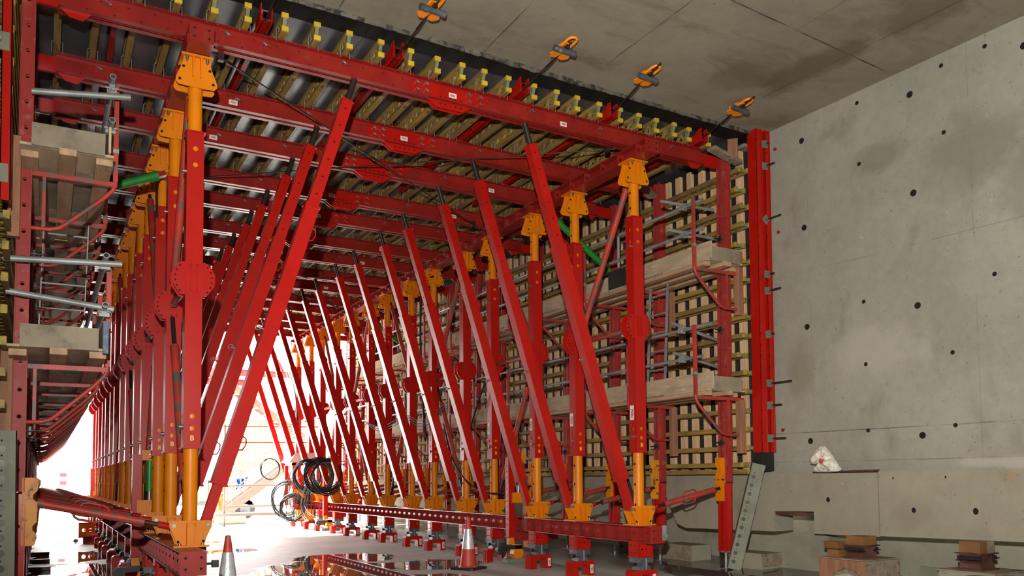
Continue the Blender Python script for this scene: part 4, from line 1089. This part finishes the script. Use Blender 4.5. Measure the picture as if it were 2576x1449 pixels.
# ================================================================== POWER UNIT, COILED HOSES
def hose(label, pts, r=.013, n=None, group='loose black hoses'):
    P = [Vector(p) for p in pts]; out = []
    for i in range(len(P) - 1):
        p0, p1, p2, p3 = P[max(i - 1, 0)], P[i], P[i + 1], P[min(i + 2, len(P) - 1)]
        for k in range(6):
            u = k / 6; out.append(.5 * ((2 * p1) + (p2 - p0) * u + (2 * p0 - 5 * p1 + 4 * p2 - p3) * u * u + (3 * p1 - p0 - 3 * p2 + p3) * u ** 3))
    out.append(P[-1]); o = P[0]
    return thing('hose', label, 'hose', tuple(o), data=MB().path([p - o for p in out], r, 6).mesh('hose'), mat=CABLE, group=group)
t = thing('power_unit', 'red framed hydraulic power unit behind the hanging coils', 'machine', (6.55, 25.2, 0))
for x, y in ((0, 0), (.75, 0), (0, .9), (.75, .9)):
    m = MB(); m.box(x, x + .1, y, y + .1, .72, 2.0); obj('frame_post', m, RED, t)
m = MB(); m.box(0, .85, 0, 1.0, .62, .72); obj('base_frame', m, RED, t)
m = MB(); m.box(0, .85, 0, 1.0, 1.93, 2.02); obj('top_frame', m, RED, t)
m = MB(); m.prism([(-.1, 2.02), (.95, 2.02), (.75, 2.3), (.1, 2.3)], (0, 1.0, 0), (1, 0, 0), (0, 0, 1), 1.0); obj('hood', m, GREYP, t)
m = MB(); m.box(.1, .7, .15, .85, .75, 1.3); obj('tank', m, STEELDK, t)
m = MB(); m.tube((.4, .2, 1.5), (.4, .8, 1.5), .16, 16); obj('motor', m, JACK, t)
m = MB(); m.box(.1, .16, .02, .06, 1.3, 1.93); obj('panel_strip', m, WHITE, t)
m = MB(); m.box(-.05, .3, -.25, .0, .95, 1.2); obj('valve_box', m, ORANGE, t)
m = MB(); m.box(-.07, -.05, -.25, .0, .95, 1.2); obj('cover', m, WHITE, t)
m = MB(); m.box(.1, .6, -.2, .1, .30, .6); obj('lower_casing', m, ORANGE, t)
cr = random.Random(5)
def coil(label, c, R, nl, sx=.05):
    m = MB(); c = Vector(c)
    for k in range(nl):
        r = R * cr.uniform(.86, 1.06); ph = cr.uniform(0, 6.28); ox = cr.uniform(-sx, sx); tl = cr.uniform(-.15, .15); oz = cr.uniform(-.06, .04) * R * 3
        pts = [(ox + tl * math.cos(a), r * math.cos(a) * .95 + cr.uniform(-.012, .012), oz + r * math.sin(a) * (1.15 if math.sin(a) < 0 else 1)) for a in [2 * PI * q / 22 + ph for q in range(22)]]
        m.path(pts, .015, 5, True)
    o = thing('hose_coil', label, 'hose', tuple(c), (0, 0, 1.2), group='coils of black hose', data=m.mesh('hose_coil'), mat=CABLE); o['kind'] = 'thing'
coil('thick coil of black hose hanging on the struts, left one', (6.62, 23.8, 1.62), .42, 13)
coil('thick coil of black hose hanging on the struts, middle one', (6.6, 22.6, 1.64), .40, 13)
coil('thick coil of black hose hanging on the struts, right one', (6.55, 21.7, 1.62), .40, 11)
coil('loose coil of black hose low by the power unit', (6.5, 25.6, .95), .5, 8, .12)
coil('loose coil of thin black hose at the foot of the power unit', (6.4, 24.6, .72), .36, 8, .12)
coil('small loop of thin hose on the far strut', (6.3, 27.0, 1.9), .3, 3)
for k in range(9):
    y0 = cr.uniform(22.0, 25.5); y1 = y0 + cr.uniform(-.8, 1.6)
    hose('thin black hose drooping beside the coils, %s' % nth(k, 'top'), [(6.55, y0, 1.75 - .04 * k), (6.45, y0 + .25, 1.3), (6.4, y0 + .5, .85 - cr.uniform(0, .3)), (6.45, (y0 + y1) / 2, .55 - cr.uniform(0, .2)), (6.5, y1, .9 + cr.uniform(-.1, .3))], .011)
hose('long bundle of black hose from the far roof beam down to the coils', [(7.0, 29.0, 6.6 - .9), (6.95, 27.6, 5.2), (6.85, 26.2, 4.3), (6.75, 25.4, 3.2), (6.7, 25.0, 2.4), (6.62, 24.0, 1.95)], .03)
hose('second black hose from the far roof beam down to the coils', [(7.0, 28.4, 5.6), (6.9, 27.0, 4.6), (6.8, 25.9, 3.7), (6.72, 25.2, 2.6), (6.6, 24.0, 1.9)], .016)
hose('black hose hanging down beside the sixth right post', [(7.1, 16.0, 5.75), (7.02, 16.35, 5.7), (7.0, 16.42, 5.3), (7.0, 16.45, 4.4), (7.02, 16.4, 3.2), (7.05, 16.3, 2.4)], .022)
hose('black hose swinging low between the fifth and fourth right posts', [(7.05, 15.4, 2.6), (7.03, 15.0, 1.95), (7.02, 14.5, 1.55), (7.02, 13.9, 1.3), (7.02, 13.3, 1.22), (7.05, 12.65, 1.25)], .014)
hose('dark hose slanting across the fourth right post', [(7.06, 13.35, 3.5), (7.0, 13.75, 2.9), (7.0, 14.25, 2.2)], .018)
hose('black hose at the top of the fourth left post', [(1.2, 11.3, 5.36), (1.22, 11.6, 5.25), (1.25, 11.75, 4.95), (1.27, 11.75, 4.6)], .014)
for k in range(3): hose('pale cable sagging between far right posts, %s' % nth(k, 'top'), [(7.05, 15.2, 3.02 - .05 * k), (7.03, 16.4, 2.72 - .06 * k), (7.03, 17.4, 2.9 - .05 * k), (7.03, 18.9, 2.74 - .06 * k), (7.05, 20.2, 2.95)], .009)

# ================================================================== RIGHT CORNER: packing, bag, rubble
def stack(label, x, y, z0, zt, gold):
    t = thing('screw_pack', label, 'jack', (x, y, z0)); H = zt - z0
    m = MB(); m.box(-.16, .16, -.15, .15, 0, .018); obj('base_plate', m, RUST, t)
    m = MB(); m.prism([(-.13, .018), (.13, .018), (.13, .07), (.06, H * .34), (.13, H * .5), (.13, H * .56), (-.13, H * .56), (-.13, H * .5), (-.06, H * .34), (-.13, .07)], (0, -.12, 0), (1, 0, 0), (0, 0, 1), -.24); obj('saddle', m, RUST, t)
    for s in (-1, 1):
        m = MB(); m.box(s * .145 - .012, s * .145 + .012, -.13, .13, H * .36, H * .5); obj('side_plate', m, STEELDK, t)
    m = MB(); m.box(-.17, .17, -.15, .15, H * .56, H * .6); obj('top_plate', m, RUST, t)
    m = MB(); m.bbox(-.13, .0, -.12, .12, H * .6, H, .004); obj('timber_packer', m, TIMBERGOLD, t)
    m = MB(); m.bbox(.003, .13, -.12, .12, H * .6, H, .004); obj('timber_packer', m, TIMBERGOLD if gold else TIMBERGREY, t)
t = thing('support_block', 'brown ply-faced support block under the precast strip, left one', 'block', (8.75, 6.86, .15))
m = MB(); m.box(0, .62, 0, .66, 0, .29); obj('core', m, CONC_LOW, t)
m = MB(); m.box(-.018, 0, -.01, .67, .0, .285); obj('face_board', m, PLYGREY if False else TIMBERUP, t)
m = MB(); m.box(.0, .63, -.018, 0, .0, .285); obj('face_board', m, TIMBERGREY, t)
m = MB(); m.box(-.02, .63, -.02, .67, .29, .302); obj('cap_sheet', m, PLYGREY, t)
stack('rusty screw jack with golden timbers on the left support block', 8.98, 7.08, .452, .728, True)
t = thing('packing_timber', 'two short golden timbers stacked beside the left rusty jack', 'timber', (8.80, 7.34, .452))
m = MB(); m.bbox(-.03, .1, -.09, .09, 0, .1, .004); obj('lower_timber', m, TIMBERGOLD, t)
m = MB(); m.bbox(-.05, .09, -.1, .12, .112, .2, .004); obj('upper_timber', m, TIMBERGOLD, t)
t = thing('support_block', 'low ply-capped support block under the precast strip, right one', 'block', (8.74, 5.26, .15))
m = MB(); m.box(0, .6, 0, .62, 0, .28); obj('core', m, CONC_LOW, t)
m = MB(); m.box(-.02, .61, -.02, .63, .28, .292); obj('cap_sheet', m, PLYGREY, t)
stack('rusty screw jack with grey timbers on the right support block', 9.0, 5.6, .442, .752, False)
t = thing('cover_board', 'brown ply board lying in front of the right support block', 'board', (8.45, 4.98, .15))
m = MB(); m.box(0, .55, 0, .5, .24, .262); obj('sheet', m, TIMBERGREY, t)
m = MB(); m.box(.03, .5, .03, .45, 0, .24); obj('packing', m, TIMBERUP, t)
t = thing('footing_block', 'pale concrete footing on the floor behind the first wall waler', 'block', (8.95, 8.72, .14)); t.rotation_euler = (0, 0, .08)
m = MB(); m.box(0, .4, 0, .62, 0, .24); obj('core', m, CONC_KERB, t)
m = MB(); m.box(-.02, .4, -.02, .0, .06, .24); obj('face_board', m, TIMBERGREY, t)
t = thing('footing_block', 'concrete footing on the floor behind the second wall waler', 'block', (8.95, 10.2, .14))
m = MB(); m.box(0, .4, 0, .7, 0, .26); obj('core', m, CONC_KERB, t)
m = MB(); m.box(-.02, .0, 0, .7, .0, .26); obj('face_board', m, TIMBERGREY, t)
t = thing('grey_plate', 'upright grey steel plate with holes beside the left support block', 'plate', (8.98, 6.28, .16)); t.rotation_euler = (0, 0, .0)
m = MB(); m.sheet((-.012, 0, 0), (0, 0, 1), (0, -1, 0), .26, .26, [.08, .19], .018); m.box(-.004, .016, -.26, 0, 0, .26); obj('plate', m, GALVDULL, t)
for k, (y, z, c) in enumerate(((5.09, .50, 'upper'), (5.06, .16, 'lower'))):
    m = MB(); m.tube((-.1, 0, 0), (0, 0, 0), .032, 14, hollow=.7); thing('red_stub', 'small red plastic tube end low on the right wall pillar, %s' % c, 'tube', (px(y) + .02, y, z), data=m.mesh('red_stub'), mat=TXRED)
for k, (y, z) in enumerate(((8.62, 6.3), (8.6, 5.05), (8.62, 2.15))):
    m = MB(); m.tube((-.008, 0, 0), (.02, 0, 0), .022, 14); thing('red_plug', 'small red plug in the wall beside the stop-end waler, %s' % nth(k, 'top'), 'plug', (WX(y), y, z), data=m.mesh('red_plug'), mat=TXRED)

# crumpled bag
from mathutils import noise as mn
ol = [(2065, 1123), (2072, 1124), (2082, 1138), (2090, 1150), (2103, 1172), (2113, 1186), (2108, 1191), (2085, 1193), (2060, 1193), (2042, 1192), (2052, 1181), (2064, 1173), (2050, 1172), (2036, 1170), (2034, 1158), (2042, 1146), (2046, 1138), (2056, 1128)]
ol = [Vector((0, -(a - 2075) * .0066, (1165 - b) * .0053)) for a, b in ol]
ring = []
for i in range(len(ol)):
    for k in range(5): ring.append(ol[i].lerp(ol[(i + 1) % len(ol)], k / 5))
n = len(ring); K = 14; vs = []; fs = []
for side in (-1, 1):
    for k in range(K + 1):
        f = k / K
        for p in ring:
            q = p * f; w = 1 - f ** 2.4
            e = abs(mn.noise(Vector((side * 3, q.y * 7 + q.z * 3, q.z * 9)))) * .07 + mn.noise(q * 26 + Vector((side, 0, 0))) * .022 + abs(mn.noise(q * 13)) * .03
            x = side * (.085 * math.sqrt(max(0, 1 - f * f)) + (.05 - e) * min(1, w * 2) - .02 * min(1, w * 2))
            vs.append((x, q.y + mn.noise(q * 30) * .004, q.z))
st = (K + 1) * n
for sd in (0, 1):
    for k in range(K):
        for i in range(n):
            a, b2, c, d = sd * st + k * n + i, sd * st + k * n + (i + 1) % n, sd * st + (k + 1) * n + (i + 1) % n, sd * st + (k + 1) * n + i
            fs.append((a, b2, c, d) if sd else (d, c, b2, a))
mb = MB().add(vs, fs, True); me = mb.mesh('plastic_bag')
bm = bmesh.new(); bm.from_mesh(me); bmesh.ops.remove_doubles(bm, verts=bm.verts, dist=1e-4); bmesh.ops.recalc_face_normals(bm, faces=bm.faces); bm.to_mesh(me); bm.free()
for p in me.polygons: p.use_smooth = True
thing('plastic_bag', 'crumpled white printed bag on the ledge of the right wall', 'bag', (9.19, 7.755, 1.675), data=me, mat=bag_material())
m = MB(); m.tube((0, 0, 0), (0, -.62, .015), .012, 8); thing('steel_bar', 'rusty bar lying on the ledge right of the white bag', 'bar', (9.17, 7.55, 1.535), data=m.mesh('steel_bar'), mat=RUST)
bm = bmesh.new(); bmesh.ops.create_icosphere(bm, subdivisions=4, radius=1)
for v in bm.verts:
    d = v.co.normalized(); v.co = Vector((d.x * .16, d.y * .17, d.z * (.13 - .06 * (d.x ** 2 + d.y ** 2)))) + d * (mn.noise(d * 4) * .04 + abs(mn.noise(d * 9)) * .03)
me = bpy.data.meshes.new('rag_heap'); bm.to_mesh(me); bm.free()
for p in me.polygons: p.use_smooth = True
thing('rag_heap', 'crumpled pale cloth on the floor before the left support block', 'cloth', (8.52, 6.95, .22), data=me, mat=mat('pale_cloth', (150, 142, 120), .9, var=.2))

# ================================================================== BEYOND THE TUNNEL
m = MB(); m.prism([(-.1, 0), (.1, 0), (.13, .05), (.13, .2), (.09, .26), (-.09, .26), (-.13, .2), (-.13, .05)], (-.8, 0, 0), (0, 1, 0), (0, 0, 1), 1.0)
thing('concrete_log', 'short grey concrete block on the ground outside the far end', 'block', (5.9, 29.7, 0), (0, 0, .2), data=m.mesh('concrete_log'), mat=CONC_LOW)
def scaffold_frame():
    t = thing('guard_rail', 'pale tube guard rail standing outside the far end', 'railing', (5.15, 28.3, 0))
    for x, h in ((0, 3.3), (-.35, 1.5), (3.4, 1.5)):
        m = MB(); m.tube((x, 0 if x >= 0 else .9, 0), (x, 0 if x >= 0 else .9, h), .035, 10); obj('post', m, PALESTEEL, t)
    for z in (.62, 1.3, 2.72, 3.25):
        m = MB(); m.tube((-.05, 0, z), (4.6, -.1, z + .06), .035, 10); obj('rail', m, PALESTEEL, t)
    m = MB(); m.box(-.3, 4.6, -.15, .75, .33, .42); obj('platform', m, PALESTEEL, t)
scaffold_frame()
t = thing('site_stair', 'pale steel stair climbing to the right outside the far end', 'stair', (5.6, 31.0, .42))
for y in (0, .8):
    m = MB(); m.prism([(-.1, -.12), (.25, -.12), (4.0, 2.7), (4.0, 3.0), (-.1, 0)], (0, y, 0), (1, 0, 0), (0, 0, 1), .05); obj('string', m, PALESTEEL, t)
    for q in (.9,):
        m = MB(); m.tube((.3, y, .1), (.3, y, 1.05), .022, 8); m.tube((.75, y, .45), (.75, y, 1.4), .022, 8); m.path([(.3, y, 1.05), (.4, y, 1.15), (4.1, y, 3.9)], .022, 8); m.path([(.3, y, .6), (4.1, y, 3.4)], .018, 8); obj('hand_rail', m, PALESTEEL, t)
for k in range(12):
    m = MB(); m.box(.1 + .32 * k, .36 + .32 * k, .05, .8, .02 + .24 * k, .05 + .24 * k); obj('tread', m, PALESTEEL, t)
t = thing('site_stair', 'upper pale steel stair returning to the left with yellow tip', 'stair', (9.2, 33.5, 3.0))
for y in (0, .8):
    m = MB(); m.prism([(0, 0), (0, .3), (-4.4, 3.4), (-4.4, 3.1)], (0, y, 0), (1, 0, 0), (0, 0, 1), .06); obj('string', m, mat('rusty_pink_steel', (130, 72, 56), .6), t)
for x, h in ((-.15, .1), (-4.3, 3.1)):
    m = MB(); m.tube((x, .4, -3.0), (x, .4, h), .06, 8); obj('support_post', m, PALESTEEL, t)
m = MB(); m.box(-4.45, -3.95, -.1, -.07, 2.9, 3.35); obj('marker', m, HIBAND, t)
for k in range(11):
    m = MB(); m.box(-.4 - .38 * k, -.1 - .38 * k, .05, .8, .25 + .27 * k, .28 + .27 * k); obj('tread', m, PALESTEEL, t)
t = thing('flat_truck', 'pale truck with one dark wheel parked behind the stair', 'truck', (4.4, 33.4, 0))
m = MB(); m.box(0, 2.7, 0, 1.9, .55, .72); obj('chassis', m, JACK, t)
m = MB(); m.box(.3, 1.9, .02, 1.7, .72, 1.35); obj('cargo_box', m, CABIN, t)
m = MB(); m.prism([(2.75, .5), (6.0, .5), (6.0, 1.9), (3.2, 2.0), (2.75, 1.2)], (0, 1.9, 0), (1, 0, 0), (0, 0, 1), 1.9); obj('cab', m, mat('truck_white', (150, 148, 142), .4), t)
for x in (2.45,):
    for y in (-.02, 1.65):
        m = MB(); m.tube((x, y, .38), (x, y + .25, .38), .38, 24); w = obj('wheel', m, RUBBER, t); m = MB(); m.tube((x, y - .01, .38), (x, y + .02, .38), .2, 18); obj('hub', m, JACK, w)
m = MB(); m.box(2.3, 2.72, -.02, .03, .55, .75); obj('tail_board', m, mat('lamp_strip', (200, 150, 130), .5), t)
for k, (x, y, z, w, h) in enumerate(((7.2, 37.0, 1.1, .6, .5), (7.9, 36.0, .62, .4, .45))):
    t = thing('blue_sheet', 'blue crumpled plastic sheet hung outside, %s' % ('left one' if k == 0 else 'right one'), 'sheet', (x, y, z))
    m = MB(); nx = 8
    for i in range(nx):
        for j in range(6):
            f = lambda a, b: (a * w / nx, .12 * math.sin(a * 2.3 + b) + .03 * a, b * h / 6 - .05 * math.sin(a * 1.7))
            m.add([f(i, j), f(i + 1, j), f(i + 1, j + 1), f(i, j + 1)], [(0, 1, 2, 3)])
    obj('cloth', m, BLUE, t)
    m = MB(); m.tube((-.03, .05, -z), (-.03, .05, h + .1), .025, 8); m.tube((-.03, .05, h + .03), (w + .1, .05, h + .03), .02, 8); obj('hanging_frame', m, PALESTEEL, t)
for k, (x, z, w) in enumerate(((5.6, 6.35, 5.2), (5.2, 6.0, 3.6))):
    t = thing('gantry_beam', 'red gantry beam far outside the tunnel, %s one' % ('upper' if k == 0 else 'lower'), 'beam', (x, 40 + k, z))
    m = MB(); m.box(0, w, 0, .2, 0, .03); m.box(0, w, .09, .11, .03, .27); m.box(0, w, 0, .2, .27, .3); obj('beam', m, RED, t)
    if k == 0:
        for q in (.25, .8):
            m = MB(); m.tube((w * q + .2, .1, .3), (w * q - .9, .1, 2.4), .08, 8); obj('stay', m, RED, t)
        m = MB(); m.box(w * .62, w * .62 + .12, .05, .15, .3, 2.4); obj('post', m, RED, t)
t = thing('rebar_wall', 'pinkish reinforcement wall far outside the tunnel', 'rebar', (9.4, 52, .2))
mt = mat('pink_rebar', (150, 84, 56), .7)
me = MB().box(0, .12, 0, .12, 0, 5.0).mesh('upright_bar')
for k in range(24): obj('upright_bar', me, mt, t, (.34 * k + .05 * (k % 3), 0, 0))
for z in (.8, 2.2, 3.6, 4.8):
    m = MB(); m.box(-.2, 8.4, -.05, .0, z, z + .1); obj('level_bar', m, mt, t)
t = thing('barrier_board', 'red and white striped barrier board far outside at the left', 'barrier', (.62, 40, 0))
for k in range(4):
    m = MB(); m.box(0, .26, -.02, .02, 1.36 + .17 * k, 1.53 + .17 * k); obj('stripe', m, TXRED if k % 2 == 0 else WHITE, t)
for x in (.03, .2):
    m = MB(); m.tube((x, 0, 0), (x, 0, 1.36), .02, 8); obj('leg', m, PALESTEEL, t)
t = thing('barrier_fence', 'low pale barrier fence outside the far left end', 'barrier', (-.4, 33, 0))
for x in (0, .9, 1.8):
    m = MB(); m.box(x, x + .06, 0, .06, 0, 1.0); obj('post', m, PALESTEEL, t)
for z, c in ((.08, CABIN), (.5, PALESTEEL), (.85, PALESTEEL)):
    m = MB(); m.box(-.05, 1.95, -.02, 0, z, z + .13); obj('rail', m, c, t)
t = thing('orange_bracket', 'orange perforated bracket standing on the floor left of the left row', 'bracket', (.78, 22.9, 0))
m = MB(); m.sheet((0, 0, .14), (1, 0, 0), (0, 0, 1), .52, .36, [.12, .26, .4], .045); m.box(0, .52, 0, .12, .14, .16); m.box(0, .52, 0, .12, .48, .5); obj('frame', m, ORANGE, t)
m = MB(); m.box(.1, .5, .02, .1, 0, .14); obj('foot', m, REDOLD, t)
m = MB(); m.tube((0, 0, .06), (0, 0, .1), .01, 6)
bm = bmesh.new(); bmesh.ops.create_icosphere(bm, subdivisions=2, radius=.055)
for v in bm.verts: v.co.z *= .85
me = bpy.data.meshes.new('stone'); bm.to_mesh(me); bm.free()
thing('stone', 'small round stone on the floor left of the left row', 'stone', (.74, 23.3, .047), data=me, mat=CONC_LOW)
for k, y in enumerate((19.7, 17.9, 16.3, 14.6)):
    t = thing('floor_bar', 'dark square bar on the floor under the left platform, %s' % nth(k), 'bar', (-.35, y, 0))
    m = MB(); m.bbox(0, .5, -.04, .04, .0, .07, .004); obj('bar', m, STEELDK, t)

# ------------------------------------------------------------------ worker outside, half hidden by the front left strut
def skin_mesh(name, verts, edges, radii, root=0, sub=2):
    me = bpy.data.meshes.new(name); me.from_pydata(verts, edges, []); o = bpy.data.objects.new(name, me); COL.objects.link(o)
    md = o.modifiers.new('s', 'SKIN'); sk = me.skin_vertices[0].data
    for i, r in enumerate(radii): sk[i].radius = (r, r) if not isinstance(r, tuple) else r
    for i in range(len(verts)): sk[i].use_root = (i == root)
    o.modifiers.new('d', 'SUBSURF').levels = sub
    dg = bpy.context.evaluated_depsgraph_get()
    out = bpy.data.meshes.new_from_object(o.evaluated_get(dg)); out.name = name
    bpy.data.objects.remove(o)
    for p in out.polygons: p.use_smooth = True
    return out
t = thing('person', 'worker in orange high-visibility clothing walking outside the far end', 'person', (5.42, 31.0, 0), (0, 0, .6))
V = [(0, 0, .95), (0, 0, 1.15), (0, 0, 1.38), (0, 0, 1.48), (0, -.01, 1.56), (0, -.02, 1.66), (.18, 0, 1.38), (.23, .03, 1.12), (.21, -.08, .88), (.2, -.12, .8), (-.18, 0, 1.38), (-.24, .02, 1.12), (-.26, -.06, .88), (-.26, -.1, .8), (.1, 0, .88), (.11, -.05, .5), (.11, .02, .09), (.11, -.12, .04), (-.1, 0, .88), (-.11, .04, .5), (-.11, .14, .1), (-.11, .02, .04)]
E_ = [(0, 1), (1, 2), (2, 3), (3, 4), (4, 5), (2, 6), (6, 7), (7, 8), (8, 9), (2, 10), (10, 11), (11, 12), (12, 13), (0, 14), (14, 15), (15, 16), (16, 17), (0, 18), (18, 19), (19, 20), (20, 21)]
RR = [(.15, .11), (.14, .1), (.15, .1), .06, .075, .085, .065, .048, .035, .04, .065, .048, .035, .04, .085, .06, .045, .04, .085, .06, .045, .04]
obj('body', skin_mesh('body', V, E_, RR), SKIN, t)
jv = [(0, 0, .82), (0, 0, 1.0), (0, 0, 1.2), (0, 0, 1.4), (.19, 0, 1.4), (.24, .03, 1.12), (.215, -.07, .9), (-.19, 0, 1.4), (-.25, .02, 1.12), (-.265, -.05, .9)]
obj('jacket', skin_mesh('jacket', jv, [(0, 1), (1, 2), (2, 3), (3, 4), (4, 5), (5, 6), (3, 7), (7, 8), (8, 9)], [(.2, .15), (.19, .14), (.19, .13), (.18, .12), .085, .07, .06, .085, .07, .06], 1), HIVIS, t)
tv = [(0, 0, .93), (.1, 0, .86), (.11, -.05, .5), (.11, .02, .14), (-.1, 0, .86), (-.11, .04, .5), (-.11, .14, .14)]
obj('trousers', skin_mesh('trousers', tv, [(0, 1), (1, 2), (2, 3), (0, 4), (4, 5), (5, 6)], [(.17, .13), .11, .085, .075, .11, .085, .075]), HIVIS, t)
for z, x, r in ((1.02, 0, .215), (1.2, 0, .21)):
    m = MB(); m.tube((x, 0, z), (x, 0, z + .05), r, 20, False); o = obj('reflective_band', m, HIBAND, t); o.scale = (1, .74, 1)
for x, y, z in ((.11, -.03, .36), (-.11, .08, .36)):
    m = MB(); m.tube((x, y, z), (x, y, z + .05), .088, 16, False); obj('reflective_band', m, HIBAND, t)
for x, y in ((.11, -.08), (-.11, .06)):
    m = MB(); m.prism([(-.05, -.12), (.05, -.12), (.055, .08), (-.055, .08)], (x, y, 0), (1, 0, 0), (0, 1, 0), .1); obj('boot', m, RUBBER, t)
bm = bmesh.new(); bmesh.ops.create_uvsphere(bm, u_segments=18, v_segments=10, radius=.125)
for v in bm.verts: v.co.z = max(v.co.z, -.01); v.co.y *= 1.15
me = bpy.data.meshes.new('helmet'); bm.to_mesh(me); bm.free()
obj('helmet', me, WHITE, t, (0, -.02, 1.69))
